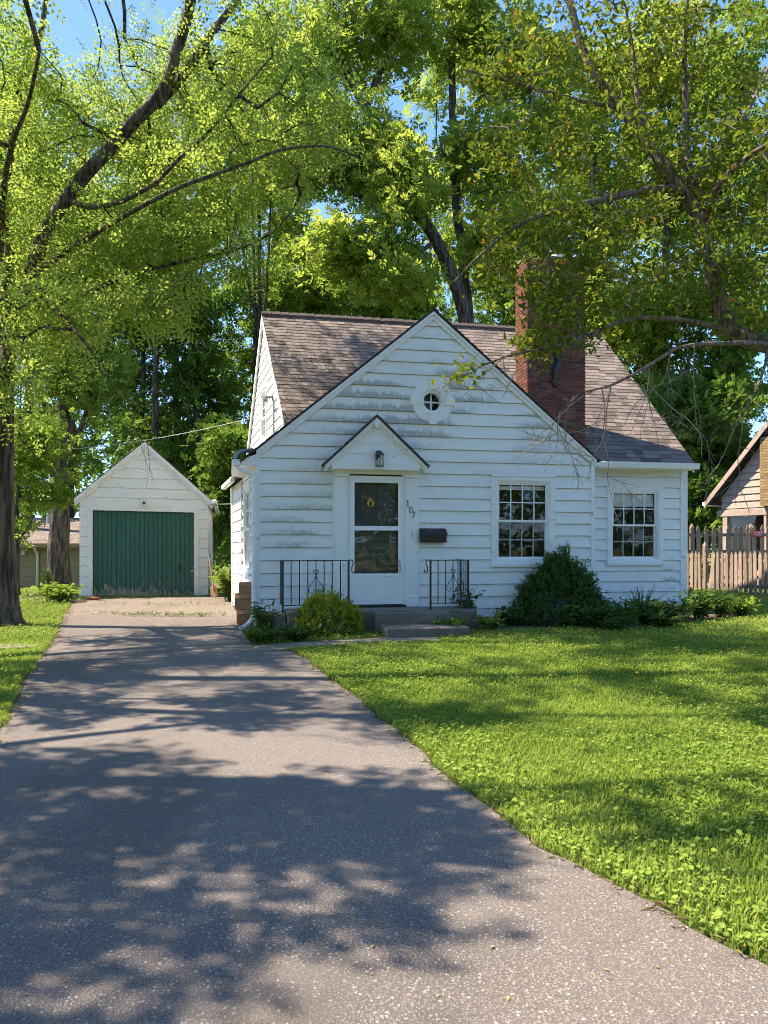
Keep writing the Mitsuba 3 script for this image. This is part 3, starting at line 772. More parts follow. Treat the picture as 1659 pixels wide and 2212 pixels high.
add('base', HF.w(box(lx - 0.064, lx + 0.064, v0 - 0.105, v0 + 0.005, lz - 0.14, lz - 0.128)), 'lamp_bronze', lan)
for b in (-1, 1):
    P = np.array([(lx - 0.056, v0 - 0.05 + b * 0.05, lz - 0.127), (lx + 0.056, v0 - 0.05 + b * 0.05, lz - 0.127), (lx + 0.056, v0 - 0.05 + b * 0.05, lz + 0.044), (lx - 0.056, v0 - 0.05 + b * 0.05, lz + 0.044)])
    add('pane', HF.w((P, np.array([[0, 1, 2], [0, 2, 3]]))), 'pane_glass', lan)
add('bulb', HF.w(trimesh.creation.icosphere(2, 0.028).apply_translation([lx, v0 - 0.05, lz - 0.02])), 'lamp_glass', lan, smooth=True)

# numerals 1 0 7 running down the right pilaster
for ch_, px_, py_, word in (('1', 881, 1087, 'numeral 1, topmost'), ('0', 887.5, 1102, 'numeral 0, middle one'), ('7', 893.5, 1112, 'numeral 7, lowest')):
    m = meshkit.text_mesh(ch_, 0.105, 0.006); Vv = np.array(m.vertices); c0 = (Vv.min(0) + Vv.max(0)) / 2
    uu, zz = fx(px_, py_, -0.08)
    m.vertices = np.stack([uu + (Vv[:, 0] - c0[0]) * 0.8, -0.0765 - Vv[:, 2], zz + Vv[:, 1] - c0[1]], 1)
    m.faces = m.faces[:, ::-1]
    kk = thing('house_numeral', f'black metal {word} of the three on the right door pilaster', 'house number', None)
    scene[kk] = mikit.ply(HF.w(m), 'black_iron')
bu, bz = fx(887, 1154)
bell = thing('doorbell', 'small cream doorbell plate on the right door pilaster', 'doorbell')
add('plate', HF.w(box(bu - 0.014, bu + 0.014, -0.083, -0.0745, bz - 0.045, bz + 0.045, 0.003)), 'lamp_glass', bell)
add('button', HF.w(box(bu - 0.006, bu + 0.006, -0.089, -0.0832, bz - 0.02, bz - 0.002, 0.002)), 'grey_metal', bell)

# mailbox
m0 = fx(906, 1141, -0.05); m1 = fx(962, 1172, -0.05)
mb = thing('mailbox', 'black metal mailbox with sloping lid on the white siding', 'mailbox')
prof = sg.Polygon([(0, 0), (0.115, 0.0), (0.14, 0.02), (0.145, 0.15), (0, 0.15)])
m = trimesh.creation.extrude_polygon(prof, m1[0] - m0[0] - 0.02, engine='earcut'); Vv = np.array(m.vertices)
m.vertices = np.stack([m0[0] + 0.01 + Vv[:, 2], -0.02 - Vv[:, 0], m1[1] + Vv[:, 1]], 1)
add('body', HF.w(m), 'mailbox_black', mb)
lid = sg.Polygon([(0, 0.255), (0.02, 0.255), (0.155, 0.175), (0.16, 0.13), (0.152, 0.128), (0.146, 0.168), (0.0, 0.24)])
m = trimesh.creation.extrude_polygon(lid, m1[0] - m0[0], engine='earcut'); Vv = np.array(m.vertices)
hh = (m0[1] - m1[1]) / 0.255
m.vertices = np.stack([m0[0] + Vv[:, 2], -0.02 - Vv[:, 0], m1[1] + Vv[:, 1] * hh], 1)
add('lid', HF.w(m), 'mailbox_black', mb)
add('lid_end', HF.w(cat([trimesh.convex.convex_hull([(e_, -0.02 - a, m1[1] + b * hh) for e_ in (x_, x_ + 0.006) for a, b in ((0, 0.14), (0.146, 0.14), (0.146, 0.168), (0.01, 0.245), (0, 0.245))]) for x_ in (m0[0] + 0.001, m1[0] - 0.008)])), 'mailbox_black', mb)

# ---------------------------------------------------------------- porch, steps, railings
porch = thing('porch_steps', 'weathered concrete landing with two steps before the front door', 'porch')
add('landing', HF.w(box(0.42, 3.42, -0.80, -0.001, 0.1, 0.64, 0.015)), 'step_concrete', porch)
add('side_block', HF.w(box(-0.06, 0.415, -0.62, -0.002, 0.1, 0.60, 0.02)), 'concrete', porch)
su0, su1 = 1.73, 2.93
add('step', HF.w(box(su0, su1 - 0.02, -1.02, -0.803, 0.1, 0.622, 0.015)), 'step_concrete', porch)
add('step', HF.w(box(su0 + 0.05, su1 + 0.1, -1.62, -1.022, 0.1, 0.45, 0.015)), 'step_concrete', porch)


def railing(label, u_post, u_corner, v_f, scroll_dir, nb, ns):
    r = thing('porch_railing', label, 'railing', 'railings of the front porch')
    zt, zb = 1.36 + 0.055, 0.735
    Rr = 0.011
    add('top_rail', HF.w(cat([box(min(u_post, u_corner) - 0.014, max(u_post, u_corner) + 0.014, v_f - 0.016, v_f + 0.016, zt, zt + 0.014)])), 'black_iron', r)
    add('top_rail', HF.w(box(u_corner - 0.014, u_corner + 0.014, v_f + 0.017, -0.05, zt, zt + 0.014)), 'black_iron', r)
    add('bottom_rail', HF.w(box(min(u_post, u_corner), max(u_post, u_corner), v_f - 0.012, v_f + 0.012, zb, zb + 0.012)), 'black_iron', r)
    add('bottom_rail', HF.w(box(u_corner - 0.012, u_corner + 0.012, v_f + 0.013, -0.05, zb, zb + 0.012)), 'black_iron', r)
    for u in (u_post, u_corner):
        add('post', HF.w(box(u - 0.014, u + 0.014, v_f - 0.0145, v_f + 0.0145, 0.63, zt)), 'black_iron', r)
    pos = [(u, v_f) for u in np.linspace(u_post, u_corner, nb + 2)[1:-1]] + [(u_corner, v) for v in np.linspace(v_f, -0.06, ns + 2)[1:-1]]
    for u, v in pos:
        add('baluster', HF.w(tube([(u + rng.normal(0, .0015), v, zb + 0.005), (u, v, zb + 0.3), (u, v, zt + 0.005)], [0.0075, 0.009, 0.0075], 4)), 'black_iron', r)
    # end scroll at the step opening
    sp = [(0.0, 0.012), (0.055, 0.012), (0.075, -0.04), (0.05, -0.10), (0.05, -0.16), (0.075, -0.185), (0.10, -0.165), (0.095, -0.135)]
    add('scroll', HF.w(tube([(u_post + scroll_dir * q[0], v_f, zt + q[1]) for q in spline(sp, 26)], 0.009, 6)), 'black_iron', r, smooth=50)

    def heart(fn):
        out = []
        for s in (-1, 1):
            c = [(0.0, 0.15), (0.035, 0.175), (0.03, 0.215), (0.008, 0.205)] 
            c2 = [(0.0, 0.16), (0.03, 0.06), (0.10, -0.04), (0.115, -0.10), (0.07, -0.135), (0.03, -0.10), (0.045, -0.07), (0.065, -0.085)]
            for cc in (c, c2):
                out.append(tube([fn(s * q[0], q[1]) for q in spline(cc, 18)], 0.006, 5))
        return cat([trimesh.Trimesh(*o, process=False) for o in out])
    mu = np.linspace(u_post, u_corner, nb + 2)[(nb + 2) // 2]; mz = zb + 0.33
    if nb > 3: add('ornament', HF.w(heart(lambda a, b: (mu + a, v_f, mz + b))), 'black_iron', r)
    mv_ = v_f / 2
    add('ornament', HF.w(heart(lambda a, b: (u_corner, mv_ + a, mz + b))), 'black_iron', r)
    return r


vf = -0.72
uu_ = lambda x, y: fx(x, y, vf)[0]
railing('longer black iron railing, left of the front door', uu_(753, 1211), uu_(611, 1211), vf, 1, 7, 5)
railing('shorter black iron railing, right of the front door', uu_(930, 1209), uu_(1011, 1209), vf, -1, 4, 5)

# cardboard boxes by the left wall
bx0 = gp(527, 1349)
for k_, (dx, z_, w_, h_, lab) in enumerate(((0, 0, 0.30, 0.24, 'lowest cardboard box of the stack by the left downspout'), (-0.015, 0.242, 0.31, 0.26, 'middle cardboard box of the stack by the left downspout'), (0.05, 0.504, 0.25, 0.19, 'topmost cardboard box leaning on the white side wall'))):
    fr = Frame([bx0[0] + dx, bx0[1] + 0.12], 14 - 7 * k_)
    kx_ = thing('cardboard_box', lab, 'box', None)
    mm = box(-w_ / 2, w_ / 2, -0.17, 0.17, 0, h_, 0.004); mm.apply_translation([0, 0, bx0[2] + z_ + 0.012])
    add('carton', fr.w(mm), 'cardboard', kx_)
    fl = [(-w_ / 2, -0.171, h_), (w_ / 2, -0.171, h_), (w_ / 2 - 0.01, -0.2, h_ - 0.07), (-w_ / 2 + 0.01, -0.2, h_ - 0.07)]
    add('flap', fr.w(trimesh.convex.convex_hull([np.array(q) + [0, s_ * 0.004, bx0[2] + z_ + 0.012] for q in fl for s_ in (0, 1)])), 'cardboard', kx_)

# ================================================================== garage
GF = Frame(gp(172, 1290)[:2], 11.5); gz0 = 0.49
gx_ = lambda x, y: GF.px(x, y)
gl, gr_ = 0.0, gx_(450, 1290)[0]
ge = (gx_(172, 1068)[1] + gx_(450, 1068 + 12)[1]) / 2 + 0.0; ga = gx_(315, 957)[1]
GF.shear = 0.014
garage = thing('garage', 'small white gabled garage with a peeling green door at the end of the driveway', 'garage')
gface = sg.Polygon([(gl, 0.42), (gr_, 0.42), (gr_, ge), ((gl + gr_) / 2, ga - 0.06), (gl, ge)])
d0 = gx_(200, 1103); d1 = gx_(419, 1291); c0 = gx_(190.6, 1093.5); c1 = gx_(430, 1291)
dop = sg.box(d0[0], 0.3, d1[0], d0[1] + 0.015); cop = sg.box(c0[0], 0.3, c1[0], c0[1] + 0.015)
gw = add('wall', GF.w(slab(gface.difference(dop), 0, 0.14)), 'sheathing', garage)
siding(gw, GF, gface.difference(cop), 0.50, 0.232, 'garage_siding', t=0.022, gap=0.005)
gd_ = 5.5
for u_ in (gl + 0.001, gr_ - 0.121):
    add('wall', GF.w(box(u_, u_ + 0.12, 0.141, gd_, 0.42, ge)), 'garage_siding', garage)
add('wall', GF.w(slab(gface, gd_, gd_ + 0.12)), 'garage_siding', garage)
add('door_casing', GF.w(slab(cop.difference(dop).intersection(sg.box(-9, 0.47, 9, 9)), -0.035, 0.05)), 'white_trim', garage)
gdoor = num(f'{garage}__door')
n_pl = 22; es = np.linspace(d0[0] + 0.005, d1[0] - 0.005, n_pl + 1)
for i in range(n_pl):
    mm = box(es[i] + 0.0035, es[i + 1] - 0.0035, 0.05 + rng.normal(0, 0.002), 0.09, 0.505 + abs(rng.normal(0, 0.006)), d0[1] + 0.01, 0.004)
    w_ = GF.w(mm)
    add('plank', w_, 'green_paint', gdoor, uv=np.stack([np.full(len(mm.vertices), rng.random()), mm.vertices[:, 2] - 0.5], 1))
add('backing', GF.w(box(d0[0], d1[0], 0.092, 0.10, 0.5, d0[1] + 0.012)), 'sheathing', gdoor)
hx, hz = gx_(388, 1225)
add('handle', GF.w(cat([box(hx - 0.03, hx + 0.03, 0.035, 0.049, hz - 0.06, hz + 0.06), tube([(hx, 0.035, hz + 0.1), (hx + 0.01, -0.01, hz + 0.06), (hx, 0.035, hz)], 0.012, 6)])), 'black_iron', gdoor)
hx, hz = gx_(415, 1230)
add('hasp', GF.w(box(hx - 0.04, hx + 0.03, 0.03, 0.049, hz - 0.02, hz + 0.02, 0.004)), 'grey_metal', gdoor)
gsl = (ga - ge) / ((gr_ - gl) / 2); gc = (gl + gr_) / 2; ov = 0.1
grz = lambda u: ga + 0.05 - gsl * abs(u - gc)
rf = sg.Polygon([(gl - ov, grz(gl - ov)), (gc, grz(gc)), (gr_ + ov, grz(gr_ + ov)), (gr_ + ov, grz(gr_ + ov) - 0.06), (gc, grz(gc) - 0.06), (gl - ov, grz(gl - ov) - 0.06)])
groof_ = add('roof', GF.w(slab(rf, -0.06, gd_ + 0.2)), 'roof_deck', garage)
for s in (-1, 1):
    ue = gc + s * ((gr_ - gl) / 2 + ov + 0.02)
    foot = GF.p(ue, 0, grz(ue) - 0.014 * ue + 0.004); top = GF.p(gc, 0, grz(gc) - 0.014 * gc + 0.004); S = top - foot; L_ = np.linalg.norm(S); S /= L_
    shingles(groof_, foot, GF.V, S, None, L_, lambda s_: -0.075, lambda s_: gd_ + 0.2)
    b0 = ue - s * 0.015
    q = sg.Polygon([(b0, grz(b0) - 0.062), (gc, grz(gc) - 0.062), (gc, grz(gc) - 0.19), (b0, grz(b0) - 0.19)])
    add('rake_board', GF.w(slab(q, -0.05, -0.027)), 'white_trim', garage)
    q = sg.Polygon([(b0, grz(b0) - 0.01), (gc, grz(gc) - 0.01), (gc, grz(gc) - 0.105), (b0, grz(b0) - 0.105)])
    add('rake_mould', GF.w(slab(q, -0.085, -0.0605)), 'white_trim', garage)
add('gutter', GF.w(box(gr_ + 0.09, gr_ + 0.20, -0.1, gd_, ge - 0.10, ge + 0.0, 0.02)), 'white_trim', garage)
lx, lz = gx_(312, 1091)
gla = thing('garage_lamp', 'small jar lamp above the green garage door', 'lamp')
add('bracket', GF.w(tube([(lx, -0.03, lz + 0.07), (lx, -0.10, lz + 0.075), (lx, -0.12, lz + 0.04)], [0.03, 0.03, 0.045], 10)), 'lamp_bronze', gla)
m = trimesh.creation.revolve([(0.0, -0.085), (0.035, -0.08), (0.048, -0.05), (0.046, 0.02), (0.035, 0.04), (0, 0.04)], sections=14); m.apply_translation([lx, -0.12, lz + 0.0])
add('jar', GF.w(m), 'lamp_glass', gla, smooth=40)
pv = gp(200, 1297)
kk = thing('loose_paver', 'red clay brick lying at the left foot of the garage', 'brick')
scene[kk] = mikit.ply(Frame(pv[:2], 8).w(box(-0.13, 0.13, -0.05, 0.05, 0.47, 0.53, 0.006)), 'red_paver')
# shovel leaning at the right corner of the garage
sh = thing('shovel', 'long handled shovel leaning against the right corner of the garage', 'shovel')
p0, p1 = at(464, 1291, 17.4), at(452, 1203, 17.7)
add('shaft', tube([p1, p0 + (p1 - p0) * 0.2], 0.02, 8), 'tool_wood', sh)
add('grip', tube([p1, p1 + (p1 - p0) * 0.05], 0.027, 8), 'tool_blue', sh)
add('blade', trimesh.convex.convex_hull([p0 + (p1 - p0) * a + np.array([b, c, 0]) for a, b, c in ((0.28, -0.07, 0), (0.28, 0.07, 0), (0.06, -0.09, 0.02), (0.06, 0.09, 0.02), (-0.01, 0, 0.01), (0.28, 0, 0.03))]), 'tool_wood', sh)

# ================================================================== neighbours
# right: tan gable end looking left
nd = np.array([0.47, -0.883]); nd /= np.linalg.norm(nd)
NF = Frame(at(1538, 1080, 23)[:2], 0)
NF.U = np.array([nd[0], nd[1], 0]); NF.V = np.array([-nd[1], nd[0], 0]); NF.M[:3, 0] = NF.U; NF.M[:3, 1] = NF.V
nb = thing('neighbour_house', 'tan clapboard house with dark porch windows behind the right picket fence', 'house')
nez, nap, nw = 3.02, 3.02 + 3.6 * 1.05, 7.2
nface = sg.Polygon([(0.35, 2.75), (nw - .35, 2.75), (nw - .35, nez + 0.1), (nw / 2, nap - 0.15), (0.35, nez + 0.1)])
nwl = add('wall', NF.w(slab(nface, 0, 0.15)), 'sheathing', nb)
siding(nwl, NF, nface, 2.77, 0.2, 'tan_siding')
rfp = sg.Polygon([(-0.05, nez), (nw / 2, nap), (nw + 0.05, nez), (nw + 0.05, nez - 0.1), (nw / 2, nap - 0.1), (-0.05, nez - 0.1)])
add('roof', NF.w(slab(rfp, -0.25, 8)), 'roof_deck', nb)
for s in (0, 1):
    q = sg.Polygon([(-0.05, nez - 0.02), (nw / 2, nap - 0.02), (nw / 2, nap - 0.2), (-0.05, nez - 0.2)])
    if s: q = affinity.scale(q, -1, 1, origin=(nw / 2, 0))
    add('rake_board', NF.w(slab(q, -0.28, -0.252)), 'tan_siding', nb)
add('frieze', NF.w(box(0.2, nw - 0.2, -0.03, 0.2, 2.55, 2.748, 0.01)), 'tan_siding', nb)
for u_ in (0.38, 1.72, 3.1, 4.5, 5.9, 6.8):
    add('post', NF.w(box(u_, u_ + (0.15 if u_ < .5 else 0.07), -0.01, 0.14, -0.2, 2.549)), 'tan_siding', nb)
for u0_, u1_ in ((0.53, 1.72), (1.79, 3.1), (3.17, 4.5), (4.57, 5.9)):
    P = np.array([(u0_, 0.07, 1.0), (u1_, 0.07, 1.0), (u1_, 0.07, 2.548), (u0_, 0.07, 2.548)])
    add('pane', NF.w((P, np.array([[0, 1, 2], [0, 2, 3]]))), 'pane_glass', nb)
    add('panel', NF.w(box(u0_, u1_, 0.03, 0.1, -0.2, 0.999)), 'tan_siding', nb)
add('porch_interior', NF.w(box(0.3, nw - .3, 1.4, 1.5, -0.2, 2.7)), 'interior', nb)
add('wall', NF.w(box(0.36, 0.46, 0.15, 8, -0.2, 2.9)), 'tan_siding', nb)
chx = NF.px(1650, 1000)[0] + 0.02
nch = add('chimney', NF.w(box(chx + 0.006, chx + 1.1, -0.19, -0.0, 2.8, 4.7)), 'mortar', nb)
bl_ = []
for c in range(25):
    z = 2.8 + c * 0.075
    for i in range(6):
        a = chx + i * 0.2 + (0.1 if c % 2 else 0) - 0.1
        a0_, a1_ = max(a, chx), min(a + 0.19, chx + 1.1)
        if a1_ - a0_ > 0.03: bl_.append(box(a0_, a1_, -0.2, -0.17, z, z + 0.066))
    bl_.append(box(chx, chx + 0.03, -0.168, -0.01, z, z + 0.066))
for b_ in bl_[:110]:
    m = NF.w(b_); add('brick', m, 'yellow_brick', nch, uv=cuv(m, rng.random()))
ms = [NF.w(b_) for b_ in bl_[110:]]
stuff(add('brickwork', cat(ms), 'yellow_brick', nch, uv=np.vstack([cuv(m, rng.random()) for m in ms])))
add('gutter', NF.w(box(-0.16, -0.05, -0.25, 8, nez - 0.14, nez - 0.02, 0.02)), 'white_trim', nb)

# left: low ochre house behind the trees
OF = Frame(at(-40, 1284, 31)[:2], 4)
oh = thing('ochre_house', 'low ochre house with pale brown roof behind the left tree trunks', 'house')
ob, oe = -0.3, at(0, 1172, 31)[2]
ow = sg.box(-6, ob, 7.5, oe)
owin = sg.box(OF.px(108, 1180)[0], OF.px(0, 1222)[1], OF.px(135, 1180)[0], OF.px(0, 1178)[1])
wl = add('wall', OF.w(slab(ow.difference(owin.buffer(-0.04)), 0, 0.15)), 'sheathing', oh)
siding(wl, OF, ow.difference(owin), ob, 0.2, 'ochre_siding')
window(oh, OF, owin, 0.0, cols=2, casing=0.05)
q = [(-6.4, -0.4, oe - 0.05), (8, -0.4, oe - 0.05), (8, 4.0, oe + 1.15), (-6.4, 4.0, oe + 1.15)]
orf = add('roof', OF.w(trimesh.convex.convex_hull([np.array(p_) - [0, 0, t_] for p_ in q for t_ in (0, 0.08)])), 'roof_deck', oh)
S = OF.p(0, 4.0, 1.2) - OF.p(0, -0.4, 0); L_ = np.linalg.norm(S); S /= L_
shingles(orf, OF.p(0, -0.42, oe - 0.045), OF.U, S, None, L_, lambda s_: -6.4, lambda s_: 8.0, exposure_=0.16, tone=(0.8, 0.2))
add('roof', OF.w(trimesh.convex.convex_hull([(a, b, c) for a in (-6.4, 8) for b, c in ((4.0, oe + 1.14), (8.2, oe), (4.0, oe + 1.0), (8.2, oe - 0.1))])), 'roof_deck', oh)
add('fascia', OF.w(box(-6.4, 8, -0.44, -0.405, oe - 0.2, oe - 0.06)), 'ochre_siding', oh)
dx_, _ = OF.px(81, 1200)
add('downspout', tube([OF.p(*q_) for q_ in spline([(dx_, -0.42, oe - 0.1), (dx_, -0.3, oe - 0.25), (dx_ + 0.03, -0.08, oe - 0.5), (dx_ + 0.02, -0.07, oe - 1.6), (dx_ - 0.02, -0.09, ob + 0.15)], 20)], 0.06, 8), 'yellow_pipe', oh, smooth=40)
vx_, vz_ = OF.px(105, 1106, 3.0)
add('flue', OF.w(cat([tube([(vx_, 3.0, vz_ - 0.5), (vx_, 3.0, vz_ + 0.15)], 0.10, 10), tube([(vx_, 3.0, vz_ + 0.15), (vx_, 3.0, vz_ + 0.25)], 0.17, 10)])), 'grey_metal', oh)
lx, lz = OF.px(53, 1194)
wl_ = thing('wall_light', 'small white wall light on the ochre house', 'lamp')
scene[wl_] = mikit.ply(OF.w(tube([(lx, -0.02, lz + 0.1), (lx, -0.1, lz + 0.08), (lx, -0.12, lz - 0.08)], [0.05, 0.07, 0.09], 10)), 'lamp_glass', smooth=50)

# ================================================================== picket fences
def picket(u, w_, z0, z1, th=0.02, lean=0.0, v=0.0, gothic=True):
    s = w_ / 2
    h = z1 - z0
    pts = [(-s, 0), (s, 0), (s, h - 0.20), (s * 0.72, h - 0.17), (s, h - 0.135), (s * 0.95, h - 0.10), (0, h), (-s * 0.95, h - 0.10), (-s, h - 0.135), (-s * 0.72, h - 0.17), (-s, h - 0.20)]
    p = affinity.translate(affinity.rotate(sg.Polygon(pts), lean, origin=(0, 0)), u, z0)
    return slab(p, v - th, v)


def fence(label, fr, u0, u1, pitch, w_, zg, h, rails, posts, group, special=None):
    f_ = thing('picket_fence', label, 'fence', group)
    n = int((u1 - u0) / pitch)
    for i in range(n + 1):
        u = u0 + i * pitch + rng.normal(0, 0.004)
        m = fr.w(picket(u, w_ * rng.uniform(0.92, 1.06), zg + 0.04 + rng.normal(0, .01), zg + h + rng.normal(0, 0.012), lean=rng.normal(0, 0.6) + (special or {}).get(i, 0), v=rng.normal(0, 0.003)))
        add('picket', m, 'fence_wood', f_, uv=cuv(m, rng.random()))
    for z in rails:
        m = fr.w(box(u0 - 0.1, u1 + 0.1, 0.012, 0.05, zg + z, zg + z + 0.085)); add('rail', m, 'fence_wood', f_, uv=cuv(m, 0.2))
    for u, hh_ in posts:
        m = fr.w(cat([box(u - 0.045, u + 0.045, 0.052, 0.142, zg - 0.1, zg + hh_, 0.006), trimesh.convex.convex_hull([(u + a, 0.097 + b, zg + hh_ + c) for a, b, c in ((-.05, -.05, 0), (.05, -.05, 0), (-.05, .05, 0), (.05, .05, 0), (-.03, -.03, .05), (.03, .03, .05), (0, 0, .12))])]))
        add('post', m, 'fence_wood', f_, uv=cuv(m, 0.5))
    return f_


pA = np.array([8.02, 20.6]); pB = np.array([9.35, 18.0]); yaw = math.degrees(math.atan2(pB[1] - pA[1], pB[0] - pA[0]))
F1 = Frame(pA, yaw)
F1.V = np.array([-F1.U[1], F1.U[0], 0]); F1.M[:3, 1] = F1.V
fence('low sunlit picket fence with a leaning picket, in front of the taller fence', F1, 0.0, 3.3, 0.137, 0.088, 0.40, 1.15, (0.24, 0.88), ((0.62, 1.28),), 'picket fences on the right', {6: -9})
F2 = Frame([8.05, 20.95], -6)
tall = fence('tall weathered picket fence standing behind the lower fence', F2, 0.0, 2.6, 0.178, 0.105, 0.44, 1.80, (0.35, 1.05, 1.5), ((0.35, 1.75), (1.9, 1.75)), 'picket fences on the right')
s0 = F2.px(1627, 1147, -0.04); s1 = F2.px(1649, 1160, -0.04)
sgn = thing('fence_sign', 'small red sign with white lettering on the tall picket fence', 'sign')
add('board', F2.w(box(s0[0], s1[0], -0.045, -0.036, s1[1], s0[1], 0.002)), 'red_sign', sgn)
sw, sh_ = s1[0] - s0[0], s0[1] - s1[1]; st_ = []
for row, (a, b, hh_) in enumerate(((0.10, 0.48, 0.16), (0.54, 0.90, 0.22), (0.08, 0.88, 0.13), (0.28, 0.80, 0.08))):   # lettering too small to read
    zc = s0[1] - sh_ * (0.24, 0.24, 0.54, 0.78)[row]; x = a
    while x < b:
        wd = rng.uniform(0.03, 0.055); st_.append(box(s0[0] + sw * x, s0[0] + sw * (x + wd * 0.7), -0.0475, -0.0455, zc - sh_ * hh_ / 2, zc + sh_ * hh_ / 2)); x += wd
m = cat(st_)
add('lettering', F2.w(m), 'sign_white', sgn)

# ================================================================== plants
def rots(n, r, tilt=None, up=None):
    """Random rotation matrices; tilt limits how far the leaf's normal leans from upright."""
    if tilt is None:
        q = r.normal(size=(n, 4)); q /= np.linalg.norm(q, axis=1, keepdims=True); w, x, y, z = q.T
        return np.stack([np.stack([1 - 2 * (y * y + z * z), 2 * (x * y - z * w), 2 * (x * z + y * w)], -1), np.stack([2 * (x * y + z * w), 1 - 2 * (x * x + z * z), 2 * (y * z - x * w)], -1),
                         np.stack([2 * (x * z - y * w), 2 * (y * z + x * w), 1 - 2 * (x * x + y * y)], -1)], 1)
    az = r.random(n) * 2 * np.pi; pt = r.normal(0.0, tilt, n) + (up or 0.0); rl = r.normal(0, tilt, n)
    c, s = np.cos(az), np.sin(az); o, i = np.zeros(n), np.ones(n)
    Z = np.stack([np.stack([c, -s, o], -1), np.stack([s, c, o], -1), np.stack([o, o, i], -1)], 1)
    c, s = np.cos(pt), np.sin(pt)
    Y = np.stack([np.stack([c, o, -s], -1), np.stack([o, i, o], -1), np.stack([s, o, c], -1)], 1)
    c, s = np.cos(rl), np.sin(rl)
    X = np.stack([np.stack([i, o, o], -1), np.stack([o, c, -s], -1), np.stack([o, s, c], -1)], 1)
    return Z @ Y @ X


OVAL = (np.array([(0, 0, 0), (0.42, 0.24, 0.05), (1, 0, -0.04), (0.42, -0.24, 0.05)], float), np.array([[0, 2, 1], [0, 3, 2]]))
OVAL6 = (np.array([(0, 0, 0), (0.28, 0.21, 0.06), (0.65, 0.19, 0.04), (1, 0, -0.08), (0.65, -0.19, 0.04), (0.28, -0.21, 0.06), (0.45, 0, 0.0)], float), np.array([[0, 6, 1], [1, 6, 2], [2, 6, 3], [3, 6, 4], [4, 6, 5], [5, 6, 0]]))
LANCE = (np.array([(0, 0, 0), (0.35, 0.12, 0.05), (1, 0, -0.18), (0.35, -0.12, 0.05)], float), np.array([[0, 2, 1], [0, 3, 2]]))
def _pinnate(k):
    V, f = [], []
    for i in range(k):
        x = 0.16 + 0.8 * i / (k - 1); sag = -0.18 * x * x
        l = 0.27 * (1 - 0.45 * abs(2 * (i / (k - 1)) - 0.9))
        for s in (-1, 1):
            b = len(V); V += [(x - 0.03, 0.01 * s, sag), (x + 0.085, s * l * 0.55, sag), (x + 0.03, s * l, sag - 0.02), (x - 0.055, s * l * .5, sag)]; f += [[b, b + 1, b + 2], [b, b + 2, b + 3]]
    return np.array(V, float), np.array(f)
PINN = _pinnate(4)
SPRAY = (np.vstack([OVAL[0] * 0.6 @ np.array([[math.cos(a), math.sin(a), 0], [-math.sin(a), math.cos(a), 0], [0, 0, 1]]).T * 1.0 + np.array([o, 0, -0.1 * o]) for a, o in ((0.9, 0.0), (-0.9, 0.15), (0.7, 0.35), (-0.6, 0.5), (0, 0.55))]), np.vstack([OVAL[1] + 4 * i for i in range(5)]))


def scatter(tpl, pos, size, R, r, uvx=None):
    V, f = tpl; n = len(pos)
    v = (np.einsum('nij,kj->nki', R, V) * np.asarray(size).reshape(-1, 1, 1) + pos[:, None]).reshape(-1, 3)
    fs = (f[None] + (np.arange(n) * len(V))[:, None, None]).reshape(-1, 3)
    a = r.random(n) if uvx is None else uvx
    return v, fs, np.repeat(np.stack([a, r.random(n)], 1), len(V), axis=0)


def merge(parts):
    o, V, f, u = 0, [], [], []
    for v, g, t in parts:
        V.append(v); f.append(g + o); u.append(t); o += len(v)
    return np.vstack(V), np.vstack(f), np.vstack(u)


def grow(limbs, att, r, step=0.35, sag=0.10, tip=0.006, rmax=0.05):
    """Thin branches from the limbs out to each point, nearest first; returns the tubes and the outer path points."""
    nodes, parent, chains = [], [], []
    for pts, _ in limbs:
        n = max(2, int(np.linalg.norm(np.diff(pts, axis=0), axis=1).sum() / 0.4)); q = spline(pts, n)
        nodes += list(q[max(0, int(n * 0.15)):]); parent += [-1] * (n - max(0, int(n * 0.15)))
    base = cKDTree(np.array(nodes)); dist, _ = base.query(att); order = np.argsort(dist)
    for chunk in np.array_split(order, min(14, max(1, len(att) // 8))):
        tree = cKDTree(np.array(nodes)); dd, ix = tree.query(att[chunk], k=min(3, len(nodes)))
        for a, d, i in zip(chunk, np.atleast_2d(dd), np.atleast_2d(ix)):
            i = int(i[0]); d = float(d[0]); A, B = nodes[i], att[a]
            n = max(2, int(d / step) + 1); t = np.linspace(0, 1, n + 1)[1:, None]
            side = r.normal(0, 0.10 * d, 3); side[2] += sag * d
            P = A + (B - A) * t + side * (4 * t * (1 - t)) + r.normal(0, 0.02, (n, 3))
            idx = [i]; p_ = i
            for q in P:
                nodes.append(q); parent.append(p_); p_ = len(nodes) - 1; idx.append(p_)
            chains.append(idx)
    N = np.array(nodes); w = np.zeros(len(N))
    for c in chains: w[c[-1]] += 1
    for i in range(len(N) - 1, -1, -1):
        if parent[i] >= 0: w[parent[i]] += w[i]
    rad = np.minimum(tip * np.maximum(w, 1) ** 0.5, rmax)
    return N, chains, rad


def tubes(N, chains, rad):
    V, f, o = [], [], 0
    for c in chains:
        rr = rad[c].copy(); rr[0] = rr[1]
        v, g = tube(N[c], rr, 4 if rr[0] > 0.02 else 3, cap=False); V.append(v); f.append(g + o); o += len(v)
    return np.vstack(V), np.vstack(f)


def blob_points(blobs, r):
    out = []
    for (c, rad, n) in blobs:
        p = r.normal(size=(n, 3)); p /= np.linalg.norm(p, axis=1, keepdims=True); p *= (r.random((n, 1)) ** 0.45)
        out.append(np.asarray(c) + p * np.asarray(rad))
    return np.vstack(out)


